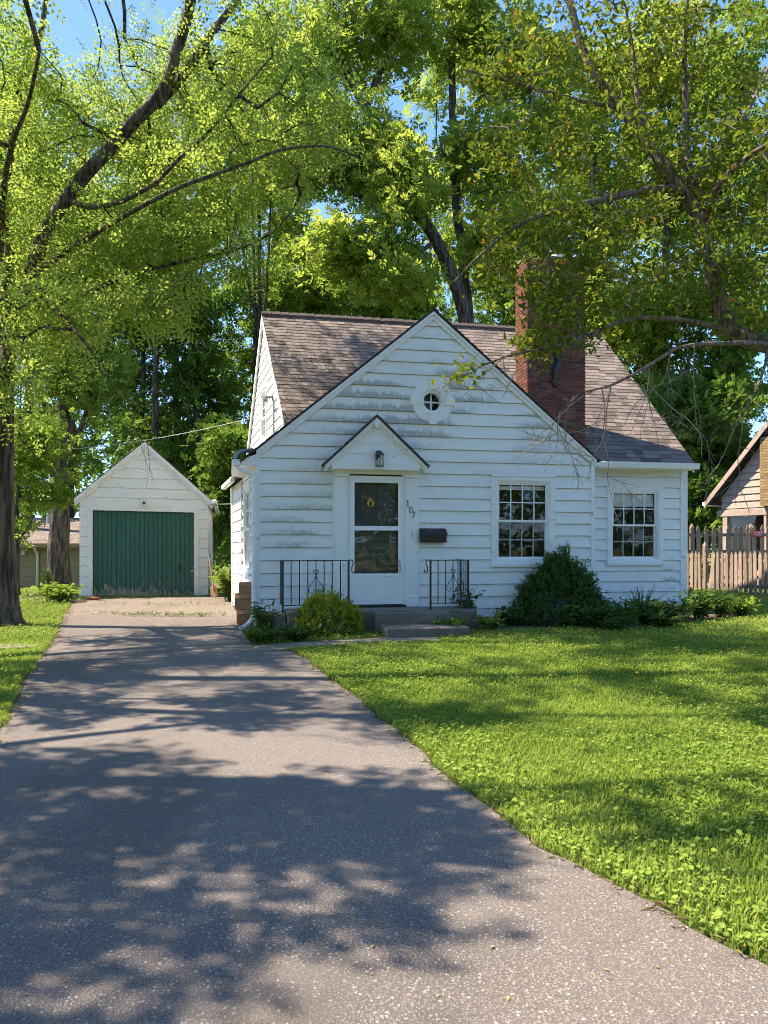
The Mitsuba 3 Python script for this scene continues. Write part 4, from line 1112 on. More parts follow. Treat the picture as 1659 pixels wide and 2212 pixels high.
def limb_mesh(pts, r0, r1, r, sides=10, flare=0.0):
    pts = np.asarray(pts, float); L = np.linalg.norm(np.diff(pts, axis=0), axis=1).sum(); n = max(6, int(L / 0.22))
    q = spline(pts, n); t = np.linspace(0, 1, n)
    q = q + (meshkit.fbm(q * 1.3 + 5, 2, 1)[:, None] - 0.5) * np.array([0.5, 0.5, 0.15]) * min(r0, 0.2) * np.sin(np.pi * t)[:, None]
    rad = r0 + (r1 - r0) * t ** 0.8
    if flare: rad = rad * (1 + flare * np.exp(-t * L / 0.28))
    v, f = tube(q, rad, sides)
    c = np.repeat(q, sides, axis=0); m = len(c)
    k_ = 1 + 0.24 * (meshkit.fbm(np.c_[v[:m, :2] * 9.0, v[:m, 2:] * 1.8], 3, 2) - 0.5)
    v[:m] = c + (v[:m] - c) * k_[:, None]
    return v, f


def tree(name, label, limbs, blobs, leafmat, tpl, size, per, bark='bark_dark', seed=1, tilt=0.5, spread=0.28, group=None, tip=0.006, droop=0.0, sides=10, category='tree', flare=0.5, step=0.35, dens=1.0):
    r = np.random.default_rng(seed)
    t = thing(name, label, category, group)
    V, f, o = [], [], 0
    for i, (pts, r0, r1) in enumerate(limbs):
        v, g = limb_mesh(pts, r0, r1, r, sides, flare if i == 0 else 0.0)
        if i == 0: add('trunk', trimesh.Trimesh(v, g, process=False), bark, t, smooth=True)
        else: add('limb', trimesh.Trimesh(v, g, process=False), bark, t, smooth=True)
    att = blob_points([(c_b, r_b, max(3, int(n_b * dens))) for c_b, r_b, n_b in blobs], r)
    N, chains, rad = grow([(np.asarray(p), a) for p, a, b in limbs], att, r, tip=tip, step=step)
    v, g = tubes(N, chains, rad)
    stuff(add('branches', trimesh.Trimesh(v, g, process=False), 'twig_grey' if bark == 'bark_crab' else bark, t, smooth=True))
    ends = np.vstack([N[c[max(1, len(c) - 2):]] for c in chains])
    pick = r.integers(0, len(ends), len(chains) * per)
    pos = ends[pick] + r.normal(0, spread, (len(pick), 3)) * [1, 1, 0.7]
    # every twig has its own shade of green
    tw = r.random(len(ends))[pick]
    R = rots(len(ends), r, tilt, droop)[pick] @ rots(len(pos), r, 0.38)
    v, g, uv = scatter(tpl, pos, size * r.uniform(0.7, 1.25, len(pos)), R, r, np.clip(0.65 * tw + 0.35 * r.random(len(pos)), 0, 1))
    stuff(add('crown', trimesh.Trimesh(v, g, process=False), leafmat, t, uv=uv))
    return t


def B(x, y, d, rx, ry, rd, n):
    return (at(x, y, d), (rx * d / F, rd, ry * d / F), n)


L_ = lambda *q: [at(*p) for p in q]
# --- the leaning locust at the left edge
KA = 0.895
atA = lambda x, y, d: at(x, y, d * KA)
LA = lambda *q: [atA(*p) for p in q]
BA = lambda x, y, d, rx, ry, rd, n: B(x, y, d * KA, rx, ry, rd, n)
base = gp(12, 1352)
A_trunk = [base - [0, 0, 0.1], base + [0.0, 0, 0.3], atA(8, 1200, 14.1), atA(6, 1000, 14.1), atA(10, 850, 14.1), atA(24, 740, 14.1), atA(60, 610, 14.1), atA(105, 490, 14), atA(150, 420, 14), atA(235, 325, 13.9), atA(300, 255, 13.8), atA(350, 205, 13.7), atA(385, 95, 13.6), atA(408, 10, 13.5), atA(440, -120, 13.4), atA(500, -330, 13)]
A_limbs = [(A_trunk, 0.185, 0.065),
           (LA((10, 850, 14.1), (0, 700, 14.3), (18, 560, 14.6), (10, 440, 14.8), (30, 250, 15), (95, 30, 15), (110, -200, 15)), 0.10, 0.03),
           (LA((340, 222, 13.7), (395, 165, 14), (450, 80, 14.3), (500, 20, 14.6), (560, -100, 15)), 0.09, 0.04),
           (LA((150, 430, 14), (250, 440, 13.2), (330, 400, 12.9), (385, 345, 12.8), (465, 270, 12.8), (520, 200, 12.9), (590, 120, 13)), 0.05, 0.012),
           (LA((60, 600, 14.1), (180, 520, 13.2), (290, 455, 12.7), (385, 405, 12.5), (470, 375, 12.4), (540, 350, 12.3), (600, 325, 12.3), (690, 315, 12.3), (780, 345, 12.3)), 0.055, 0.012),
           (LA((24, 740, 14.1), (140, 660, 13.8), (260, 600, 13.8), (350, 575, 13.9), (440, 555, 14), (510, 540, 14.1), (590, 500, 14.2), (640, 440, 14.3)), 0.055, 0.012),
           (LA((0, 560, 14.4), (30, 300, 12), (55, 240, 11.3), (85, 110, 10.5)), 0.06, 0.02),
           (LA((0, 700, 14.3), (70, 620, 12.6), (140, 690, 12.0), (200, 760, 11.7)), 0.06, 0.02),
           (LA((10, 850, 14.1), (-60, 700, 13), (-160, 560, 12), (-260, 420, 11.3), (-330, 250, 10.8)), 0.12, 0.03)]
A_blobs = [BA(60, 180, 14, 110, 110, 1.6, 60), BA(70, 420, 14.6, 120, 140, 1.6, 80), BA(220, 330, 15.2, 150, 120, 1.6, 80), BA(420, 230, 15.0, 160, 110, 1.5, 80), BA(440, 390, 14.0, 170, 110, 1.3, 80), BA(610, 330, 13.6, 170, 80, 1.2, 55),
           BA(240, 560, 14.4, 220, 100, 1.5, 110), BA(460, 555, 14, 170, 70, 1.0, 50), BA(110, 700, 12.5, 120, 110, 1.3, 70), BA(560, 130, 14, 120, 130, 1.5, 50), BA(310, 670, 13.5, 120, 55, 1.0, 40), BA(30, 850, 13.5, 50, 90, 0.8, 18),
           BA(250, -420, 13.5, 260, 150, 2.2, 24), BA(560, -300, 13, 240, 150, 2.2, 36), BA(830, -260, 12.5, 200, 110, 2.0, 24), BA(30, -200, 15, 200, 150, 2.0, 30), BA(680, 210, 12.8, 90, 90, 1.2, 28),
           BA(-230, 520, 11.5, 200, 160, 1.6, 46), BA(-180, 200, 11.5, 200, 170, 1.6, 46), BA(-260, 780, 10, 170, 140, 1.2, 30), BA(-450, 350, 10, 200, 240, 1.6, 40), B(330, 190, 16.0, 170, 80, 1.0, 60), B(480, 260, 16.3, 110, 80, 1.0, 36), B(390, 90, 17.0, 120, 60, 0.8, 24),
           ((-6.0, 8.2, 8.6), (2.3, 1.2, 1.0), 44), ((-7.2, 10.4, 8.8), (2.2, 1.5, 1.1), 44), ((-4.8, 10.2, 10.2), (2.0, 1.5, 0.9), 40), ((-3.4, 8.2, 10.4), (1.8, 1.3, 0.9), 26), ((-3.0, 10.6, 11.6), (2.4, 1.4, 0.9), 46),
           ((-2.2, 11.4, 12.2), (2.2, 1.2, 0.9), 46), ((-5.2, 6.9, 8.4), (1.6, 0.8, 0.9), 24), ((-4.6, 13.4, 12.5), (2.2, 1.4, 1.0), 44), ((-0.6, 9.0, 11.5), (1.6, 1.0, 0.8), 16)]
tree('locust_tree', 'honey locust with a thick limb leaning right from the left edge', A_limbs, A_blobs, 'leaf_locust', PINN, 0.32, 12, seed=11, tilt=0.6, spread=0.16, dens=0.92, tip=0.0055, sides=26, droop=0.1, flare=1.1)

# --- the shade tree beside the street, left of the view
st = [np.array([-8.0, 4.6, 0.0]), np.array([-7.9, 4.7, 2.5]), np.array([-7.4, 5.0, 5.0]), np.array([-6.6, 5.4, 7.4]), np.array([-6.2, 5.5, 9.0])]
tree('shade_tree', 'street tree standing left of the driveway, outside the view', [(st, 0.26, 0.08), ([st[2], np.array([-6.4, 6.4, 6.4]), np.array([-5.4, 7.2, 7.6])], 0.1, 0.03), ([st[1], np.array([-7.6, 3.6, 4.4]), np.array([-6.6, 2.6, 6.4])], 0.1, 0.03), ([st[3], np.array([-4.6, 5.2, 7.4]), np.array([-2.6, 5.4, 7.4]), np.array([-0.8, 6.0, 8.0])], 0.07, 0.015)],
     [((-5.5, 4.5, 7.0), (1.2, 1.2, 1.2), 90), ((-7.2, 5.0, 7.0), (1.4, 1.0, 1.2), 70), ((-6.2, 3.0, 6.9), (1.0, 1.2, 1.2), 70), ((-7.4, 3.2, 7.2), (1.4, 1.4, 1.2), 50), ((-4.5, 4.6, 6.6), (0.7, 0.6, 0.5), 14), ((-2.7, 4.8, 7.0), (1.0, 0.5, 0.3), 8), ((-1.3, 5.6, 7.6), (1.1, 0.6, 0.35), 10), ((-2.3, 6.6, 8.4), (1.2, 0.6, 0.4), 10), ((0.0, 6.6, 8.4), (1.1, 0.6, 0.35), 8)], 'leaf_mid', SPRAY, 0.2, 16, seed=12, tilt=0.6, spread=0.2, dens=0.8)

# --- a second street tree farther along, left of the view; its limbs reach over the driveway above the frame
s2 = [np.array([-10.5, 9.0, 0.2]), np.array([-10.3, 9.0, 3.0]), np.array([-9.4, 8.9, 6.0]), np.array([-7.6, 8.8, 8.4]), np.array([-5.0, 9.0, 10.2]), np.array([-1.8, 9.6, 12.2])]
s2b = [s2[2], np.array([-8.2, 7.6, 7.4]), np.array([-6.4, 7.2, 8.8]), np.array([-3.0, 7.3, 10.9])]
s2c = [s2[2], np.array([-8.6, 10.6, 7.8]), np.array([-6.8, 11.4, 9.2]), np.array([-3.6, 11.3, 11.4]), np.array([-0.8, 11.2, 12.8])]
tree('street_locust', 'second street tree left of the view with limbs above the driveway', [(s2, 0.26, 0.05), (s2b, 0.13, 0.03), (s2c, 0.13, 0.03),
      ([s2[1], np.array([-8.6, 8.0, 4.6]), np.array([-6.6, 7.6, 5.6]), np.array([-4.6, 7.7, 5.9])], 0.09, 0.02), ([s2[2], np.array([-8.0, 9.6, 6.2]), np.array([-6.6, 10.0, 6.4]), np.array([-5.5, 10.2, 6.2])], 0.07, 0.02), ([s2[1], np.array([-8.8, 10.6, 4.4]), np.array([-7.0, 12.2, 5.2])], 0.07, 0.02)],
     [((-7.0, 7.4, 6.0), (1.3, 0.7, 0.5), 20), ((-5.2, 7.6, 6.3), (1.0, 0.55, 0.4), 16), ((-7.6, 9.0, 6.2), (1.3, 0.8, 0.5), 18), ((-6.2, 9.8, 6.7), (1.0, 0.6, 0.4), 14), ((-7.4, 11.3, 6.2), (1.2, 0.8, 0.5), 18), ((-6.9, 12.4, 6.6), (0.8, 0.5, 0.4), 8),
      ((-4.7, 7.1, 8.2), (1.2, 0.4, 0.3), 14), ((-5.6, 7.0, 6.6), (0.9, 0.35, 0.3), 10), ((-4.3, 8.6, 10.6), (1.3, 0.9, 0.6), 12), ((-2.7, 7.5, 11.1), (1.4, 0.8, 0.6), 14), ((-2.2, 9.6, 12.2), (1.7, 0.9, 0.6), 20), ((-1.2, 11.1, 12.9), (1.8, 0.9, 0.7), 40), ((-3.6, 11.4, 11.6), (1.5, 0.9, 0.6), 20)], 'leaf_locust', SPRAY, 0.22, 13, seed=14, tilt=0.6, spread=0.17)

# --- trees behind the garage and house
def simple_tree(name, label, x, d, top, lean, r0, blobs, leafmat, seed, per=95, size=0.15, tpl=OVAL, forks=3, group=None, tip=0.01, spread=0.42, dens=1.4):
    r = np.random.default_rng(seed + 500)
    b = at(x, YH, d); b[2] = gz(b[0], b[1]) - 0.1
    trunk = [b, b + [0, 0, 0.5], at(x + lean * 0.3, YH + (top - YH) * 0.4, d), at(x + lean * 0.7, YH + (top - YH) * 0.75, d), at(x + lean, top, d)]
    limbs = [(trunk, r0, r0 * 0.25)]
    cs = sorted(blobs, key=lambda q: -q[2])[:forks + 2]
    for q in cs:
        t0 = r.uniform(0.35, 0.75); s = spline(trunk, 30)[int(t0 * 29)]
        e = np.asarray(q[0]) + r.normal(0, 0.3, 3)
        if e[2] < s[2] - 1: s = spline(trunk, 30)[8]
        midp = s + (e - s) * 0.5 + np.array([0, 0, -0.12 * np.linalg.norm(e - s)])
        limbs.append(([s, midp, e], r0 * 0.42, r0 * 0.12))
    return tree(name, label, limbs, blobs, leafmat, tpl, size, per, seed=seed, group=group, tip=tip, spread=spread, sides=9, step=0.8, tilt=0.7, dens=dens)


simple_tree('trunk_tree', 'thick dark trunk tree standing left of the garage', 127, 24, 250, 60, 0.36,
            [B(60, 360, 24, 150, 160, 2.5, 60), B(230, 560, 24, 160, 130, 2.2, 60), B(60, 650, 23, 150, 130, 2.2, 60), B(190, 820, 23, 120, 80, 1.5, 30), B(20, 160, 25, 70, 100, 2.0, 18)], 'leaf_mid', 21, per=20, size=0.28, tpl=SPRAY, spread=0.26, dens=1.5)
simple_tree('young_tree', 'slender young tree between the leaning locust and the thick trunk', 36, 18.3, 820, 10, 0.075,
            [B(60, 960, 18.6, 80, 100, 1.2, 50), B(40, 1120, 18.6, 55, 70, 0.8, 16), B(110, 1050, 19, 60, 60, 0.8, 14)], 'leaf_mid', 22, per=14, size=0.2, tpl=SPRAY, spread=0.2, tip=0.006)
D1 = [(L_((1010, 1180, 27), (1005, 700, 27), (965, 570, 27), (925, 490, 27), (890, 440, 27), (850, 330, 27.4), (790, 235, 27.8)), 0.34, 0.16),
      (L_((790, 235, 27.8), (760, 180, 28), (725, 115, 28), (700, 60, 28), (680, -60, 28)), 0.17, 0.06), (L_((790, 235, 27.8), (815, 170, 28), (845, 90, 28), (862, 0, 28), (870, -100, 28)), 0.15, 0.05),
      (L_((890, 440, 27), (800, 430, 26.5), (720, 400, 26), (650, 360, 26)), 0.10, 0.03), (L_((940, 520, 27), (860, 560, 26.5), (780, 560, 26), (720, 590, 26)), 0.09, 0.03)]
D1b = [B(740, 90, 28, 130, 110, 2.5, 60), B(850, 60, 28, 100, 110, 2.5, 50), B(680, 330, 26.5, 120, 110, 2.2, 50), B(790, 330, 27, 110, 110, 2.2, 60), B(880, 430, 26, 90, 100, 2, 45), B(760, 540, 26, 120, 70, 2.0, 50), B(860, 600, 26, 90, 60, 2, 32), B(600, 200, 28, 100, 120, 2, 40), B(780, -120, 28, 200, 90, 2.5, 40)]
tree('forked_tree', 'tall tree with a V shaped fork rising behind the house ridge', D1, D1b, 'leaf_bright', SPRAY, 0.37, 14, seed=31, tilt=0.7, spread=0.27, dens=1.5, tip=0.01, step=0.8)
D2 = [(L_((1016, 1180, 29), (1012, 700, 29), (1000, 560, 29), (985, 420, 29), (978, 250, 29), (976, 120, 29), (990, 0, 29), (995, -120, 29)), 0.30, 0.10),
      (L_((985, 400, 29), (1010, 300, 29), (1040, 210, 29), (1060, 90, 29)), 0.15, 0.05), (L_((1003, 600, 29), (1050, 480, 28.5), (1100, 390, 28.5)), 0.12, 0.04)]
D2b = [B(1000, 60, 29, 90, 110, 2.4, 45), B(1080, 130, 29, 90, 120, 2.4, 45), B(1060, 350, 28.5, 80, 110, 2.2, 45), B(980, 360, 29, 50, 80, 2, 16), B(1080, 530, 28, 90, 90, 2.0, 45), B(1180, 260, 29, 100, 200, 2.4, 60), B(1050, -120, 29, 150, 90, 2.5, 30)]
tree('straight_tree', 'tall straight dark trunk tree right of the house gable peak', D2, D2b, 'leaf_bright', SPRAY, 0.37, 14, seed=32, tilt=0.7, spread=0.27, dens=1.5, tip=0.01, step=0.8)

# background wood
wood = [  # x, d, top, lean, blobs, leaf
    (60, 33, 200, 0, [(20, 330, 100, 130, 46), (150, 440, 120, 100, 45), (20, 520, 100, 110, 40)], 'leaf_bright', 'tall bright tree behind the leaning locust'),
    (330, 34, 360, 20, [(330, 330, 110, 110, 46), (430, 460, 120, 90, 46), (250, 500, 100, 90, 40)], 'leaf_bright', 'tall bright tree behind the garage peak'),
    (560, 36, 330, 0, [(560, 120, 90, 110, 36), (520, 280, 110, 100, 40), (600, 380, 70, 80, 26)], 'leaf_bright', 'tall pale tree between the locust limb and the forked tree'),
    (620, 44, 470, 0, [(610, 420, 90, 90, 44), (640, 540, 90, 70, 44), (520, 470, 80, 70, 30)], 'leaf_bright', 'pale tree filling the gap left of the forked tree'),
    (930, 43, 520, 0, [(935, 180, 70, 70, 26), (930, 420, 80, 80, 36), (990, 560, 80, 80, 36)], 'leaf_bright', 'pale tree between the forked tree and the straight trunk'),
    (-60, 37, 350, 20, [(-60, 520, 130, 160, 50), (-40, 760, 120, 140, 50), (-20, 950, 110, 100, 40)], 'leaf_mid', 'pale green tree at the far left behind the ochre house'),
    (150, 38, 420, 20, [(120, 560, 120, 130, 45), (170, 760, 130, 130, 55), (120, 960, 110, 110, 50)], 'leaf_mid', 'broad tree behind the thick left trunk'),
    (300, 36, 500, 20, [(300, 640, 110, 120, 50), (280, 820, 120, 110, 55), (330, 980, 120, 100, 55)], 'leaf_deep', 'dark tree standing straight behind the garage peak'),
    (430, 35, 560, -20, [(420, 700, 100, 100, 50), (440, 860, 110, 110, 60), (430, 1040, 110, 100, 60)], 'leaf_deep', 'dark tree between the garage and the house'),
    (545, 40, 520, 10, [(560, 640, 90, 80, 50), (540, 790, 100, 100, 50), (500, 960, 100, 120, 50)], 'leaf_mid', 'sunlit round tree left of the house roof'),
    (680, 42, 520, 10, [(660, 600, 95, 75, 60), (720, 660, 90, 80, 50), (640, 700, 90, 80, 40)], 'leaf_bright', 'round sunlit tree above the left end of the house roof'),
    (820, 40, 560, 10, [(820, 640, 100, 70, 55), (900, 680, 90, 70, 45)], 'leaf_mid', 'leafy tree behind the middle of the house roof'),
    (1110, 36, 440, 20, [(1120, 600, 110, 110, 60), (1080, 720, 100, 90, 40), (1160, 480, 100, 100, 40)], 'leaf_mid', 'green tree behind the chimney'),
    (1270, 34, 120, 20, [(1270, 240, 130, 160, 60), (1300, 480, 130, 150, 60), (1290, 700, 110, 110, 50)], 'leaf_bright', 'bright backlit tree behind the red chimney top'),
    (1430, 32, 60, 20, [(1420, 180, 130, 160, 60), (1450, 420, 130, 150, 60), (1390, 690, 150, 110, 80), (1400, 850, 90, 90, 35)], 'leaf_bright', 'tall bright tree behind the right roof slope'),
    (1580, 30, 150, 20, [(1580, 160, 120, 150, 45), (1620, 420, 130, 150, 60), (1560, 660, 130, 130, 60), (1540, 850, 110, 100, 55)], 'leaf_mid', 'large tree above the tan neighbouring house'),
    (1500, 27, 800, -20, [(1490, 900, 90, 90, 55), (1540, 1010, 90, 90, 65), (1500, 1110, 80, 70, 55)], 'leaf_deep', 'dark understorey tree behind the picket fences'),
    (1720, 33, 200, 0, [(1740, 300, 130, 180, 50), (1730, 600, 130, 160, 50)], 'leaf_mid', 'tree at the far right edge behind the tan house'),
    (380, 47, 330, 0, [(360, 480, 150, 130, 50), (430, 600, 130, 100, 40)], 'leaf_bright', 'tall pale tree far behind the garage'),
    (560, 30, 930, 0, [(490, 1010, 60, 110, 40), (470, 1130, 60, 80, 36)], 'leaf_deep', 'dark shrubby tree in the gap between the garage and house'),
]
for i, (x, d, top, lean, bl2, lm, lab) in enumerate(wood):
    simple_tree('woodland_tree', lab, x, d, top, lean, 0.24 * d / 36, [B(a, b, d + dd_, rx, ry, 2.4, int(n * 0.95)) for (a, b, rx, ry, n), dd_ in zip(bl2, (0, 0.8, -0.6, 0.5))], lm, 60 + i, per=19, size=0.38, tpl=SPRAY, spread=0.34, tip=0.011, dens=1.5)
# far wood edge: one mass behind everything
r = np.random.default_rng(5)
n = 6000
xx = r.uniform(-60, 60, n); yy = 54 + r.random(n) * 8; hh = -0.5 + r.random(n) * (9 + 4 * meshkit.noise(np.c_[xx * 0.15, yy * 0, yy * 0]))
v, g, uv = scatter(SPRAY, np.c_[xx, yy, hh], r.uniform(0.8, 1.4, n), rots(n, r, 0.8), r)
tag(add('far_wood', trimesh.Trimesh(v, g, process=False), 'leaf_deep', uv=uv), 'dark green far edge of the wood behind all houses', None, None, 'stuff')

# --- crabapple at the right, its trunk out of view
mainE = [np.array([5.3, 7.2, 0.1]), np.array([5.25, 7.2, 1.2]), np.array([5.0, 7.4, 2.4])] + L_((1780, 800, 7.7), (1659, 745, 7.8), (1598, 726, 7.9), (1562, 680, 8), (1540, 590, 8), (1510, 470, 8.1), (1450, 380, 8.2), (1400, 310, 8.3), (1335, 225, 8.4), (1290, 170, 8.5), (1250, 80, 8.6), (1230, 0, 8.6), (1200, -150, 8.6))
E_limbs = [(mainE, 0.15, 0.03),
           (L_((1512, 475, 8.1), (1490, 390, 8.2), (1482, 250, 8.3), (1478, 120, 8.3), (1490, -40, 8.3)), 0.05, 0.02),
           (L_((1515, 490, 8.1), (1545, 410, 7.8), (1600, 350, 7.5), (1680, 300, 7.2)), 0.055, 0.02),
           (L_((1500, 400, 8.1), (1550, 330, 8.4), (1600, 265, 8.6), (1640, 190, 8.8), (1680, 90, 9)), 0.045, 0.015),
           (L_((1470, 410, 8.15), (1400, 410, 7.9), (1300, 432, 7.7), (1200, 455, 7.5), (1130, 480, 7.4), (1050, 540, 7.3), (980, 610, 7.2)), 0.045, 0.01),
           (L_((1598, 726, 7.9), (1480, 692, 7.7), (1380, 686, 7.5), (1310, 706, 7.4), (1250, 735, 7.3), (1180, 752, 7.25), (1110, 765, 7.2), (1040, 790, 7.2)), 0.034, 0.008),
           (L_((1659, 745, 7.8), (1560, 742, 7.2), (1472, 748, 7.0), (1400, 790, 6.9), (1305, 838, 6.8), (1250, 850, 6.8), (1210, 890, 6.8)), 0.03, 0.008),
           (L_((1400, 310, 8.3), (1380, 230, 8.2), (1368, 120, 8.2), (1350, 10, 8.2)), 0.04, 0.012),
           (L_((1659, 745, 7.8), (1630, 850, 7.4), (1600, 900, 7.3), (1560, 990, 7.3)), 0.02, 0.005),
           (L_((1340, 230, 8.4), (1240, 215, 8.2), (1150, 190, 8.0), (1060, 165, 7.9), (1000, 150, 7.9)), 0.03, 0.008)]
E_blobs = [B(1300, 110, 8.3, 200, 120, 0.9, 90), B(1080, 150, 8.0, 120, 90, 0.7, 42), B(1500, 150, 8.3, 170, 150, 1.0, 80), B(1250, 330, 8.0, 190, 110, 0.9, 85), B(1440, 380, 8.2, 170, 120, 0.9, 70), B(1620, 330, 7.8, 120, 160, 0.9, 60),
           B(1130, 480, 7.5, 150, 100, 0.6, 60), B(1330, 540, 7.8, 190, 100, 0.8, 80), B(1180, 600, 7.4, 150, 60, 0.5, 45), B(1540, 560, 7.9, 130, 120, 0.8, 55), B(1320, 660, 7.5, 120, 45, 0.4, 24), B(1640, 600, 7.7, 80, 110, 0.7, 30),
           B(1400, -130, 8.4, 300, 120, 1.2, 70), B(1560, 690, 7.9, 100, 40, 0.6, 14), B(1800, 400, 7.5, 120, 300, 1.0, 60), B(1050, 330, 7.9, 80, 70, 0.5, 16), B(1190, 680, 7.4, 75, 85, 0.4, 30), B(1150, 745, 7.3, 60, 30, 0.3, 14), B(1270, 720, 7.4, 40, 35, 0.2, 10), B(1005, 820, 7.2, 35, 25, 0.2, 6)]
crab = tree('crabapple_tree', 'crabapple with brown limbs and orange tipped leaves reaching in from the right', E_limbs, E_blobs, 'leaf_crab', OVAL6, 0.074, 17, bark='bark_crab', seed=41, tilt=0.75, spread=0.085, dens=0.95, tip=0.0028, droop=0.15, flare=0.3, step=0.2)
# bare twigs hanging before the roof
r = np.random.default_rng(77)
tw = []
def twig(p, dirn, length, rad, depth):
    n = max(4, int(length / 0.07)); P = [np.array(p)]; d_ = np.array(dirn, float)
    for i in range(n):
        d_ = d_ + r.normal(0, 0.16, 3) + np.array([0, 0, -0.07]); d_ /= np.linalg.norm(d_); P.append(P[-1] + d_ * length / n)
    tw.append(tube(P, np.linspace(rad, rad * 0.45, n + 1), 4, cap=False))
    if depth:
        for k_ in range(r.integers(2, 5)):
            i = r.integers(1, n); q = d_ * 0.4 + r.normal(0, 0.6, 3); q[1] *= 0.5; twig(P[i], q / np.linalg.norm(q), length * r.uniform(0.3, 0.6), rad * 0.6, depth - 1)
    else:
        for k_ in range(3):
            i = r.integers(1, n); q = r.normal(0, 1, 3); tw.append(tube([P[i], P[i] + q / np.linalg.norm(q) * 0.05], [rad * .6, rad * .4], 3, cap=False))
for (x, y, d, dx_, dz_, ln) in [(1240, 855, 6.8, -0.5, -0.85, 0.85), (1300, 838, 6.8, 0.5, -0.85, 1.0), (1210, 890, 6.8, -0.3, -0.9, 0.6), (1320, 830, 6.8, -0.1, -1, 0.9), (1400, 790, 6.9, 0.3, -0.9, 1.05), (1040, 790, 7.2, -0.8, -0.55, 0.55), (1100, 768, 7.2, -0.75, -0.6, 0.6), (1160, 755, 7.2, -0.6, -0.7, 0.6),
                                (1600, 900, 7.3, 0.2, -0.95, 0.9), (1560, 985, 7.3, -0.6, -0.7, 0.45), (1500, 745, 7.0, 0.35, -0.9, 0.9), (1640, 860, 7.4, 0.1, -1, 0.8), (1280, 846, 6.8, -0.8, -0.4, 0.7), (1450, 760, 7.0, -0.3, -0.9, 0.8), (1350, 815, 6.85, 0.8, -0.4, 0.8), (1180, 470, 7.5, -0.4, -0.8, 0.7), (1330, 440, 7.7, -0.2, -1, 0.9)]:
    twig(at(x, y, d), (dx_, r.normal(0, 0.15), dz_), ln, 0.0062, 2)
stuff(add('bare_twigs', cat([trimesh.Trimesh(*t_, process=False) for t_ in tw]), 'twig_grey', crab, smooth=True))
ndl = at(318, 1000, 12.5)
tw = []
for x, y, ln, dx_ in ((300, 935, 0.9, 0.05), (318, 955, 0.75, 0.3), (285, 930, 0.4, -0.2)):
    twig(at(x, y, 12.6), (dx_, 0, -1), ln, 0.005, 0)
twig(at(215, 765, 11.8), (0.45, 0.1, -0.9), 1.5, 0.007, 0); twig(at(250, 790, 11.9), (0.3, 0.1, -0.95), 1.1, 0.006, 0)
stuff(add('bare_twigs', cat([trimesh.Trimesh(*t_, process=False) for t_ in tw]), 'bark_dark', 'locust_tree', smooth=True))

# --- trees across the street (they show in the panes)
for i, (x, y, lab) in enumerate([(-9, -21, 'roadside tree across the street, far left'), (-2, -23, 'roadside tree across the street, left of the middle'), (4.5, -20, 'roadside tree across the street, right of the middle'), (11, -22, 'roadside tree across the street, far right')]):
    b = np.array([x, y, gz(x, y) - 0.1])
    tr = [b, b + [0, 0, 2], b + [0.3, 0, 5], b + [0.2, 0, 9]]
    tree('roadside_tree', lab, [(tr, 0.28, 0.08), ([tr[2], b + [2.2, 0.6, 7.4]], 0.1, 0.04), ([tr[1], b + [-2.2, 0.6, 6]], 0.1, 0.04)],
         [(b + np.array([0, 0, 7.5]), (3.4, 2.6, 3.0), 90), (b + np.array([-2, 0.5, 5]), (2.2, 2, 1.6), 40), (b + np.array([2, 0.6, 5]), (2.2, 2, 1.8), 40), (b + np.array([0, 0, 11]), (2.6, 2.4, 2.4), 50)], 'leaf_mid', SPRAY, 0.55, 13, seed=90 + i, tip=0.012, spread=0.5, step=0.9)

n = 9000
xx = r.uniform(-60, 130, n); yy = -30 - r.random(n) * 8; hh = 0.2 + r.random(n) ** 0.8 * (10 + 4 * meshkit.noise(np.c_[xx * 0.15, yy * 0, yy * 0 + 3]))
v, g, uv = scatter(SPRAY, np.c_[xx, yy, hh], r.uniform(0.9, 1.5, n), rots(n, r, 0.8), r)
tag(add('street_wood', trimesh.Trimesh(v, g, process=False), 'leaf_mid', uv=uv), 'green wood edge across the street, seen only in the panes', None, None, 'stuff')

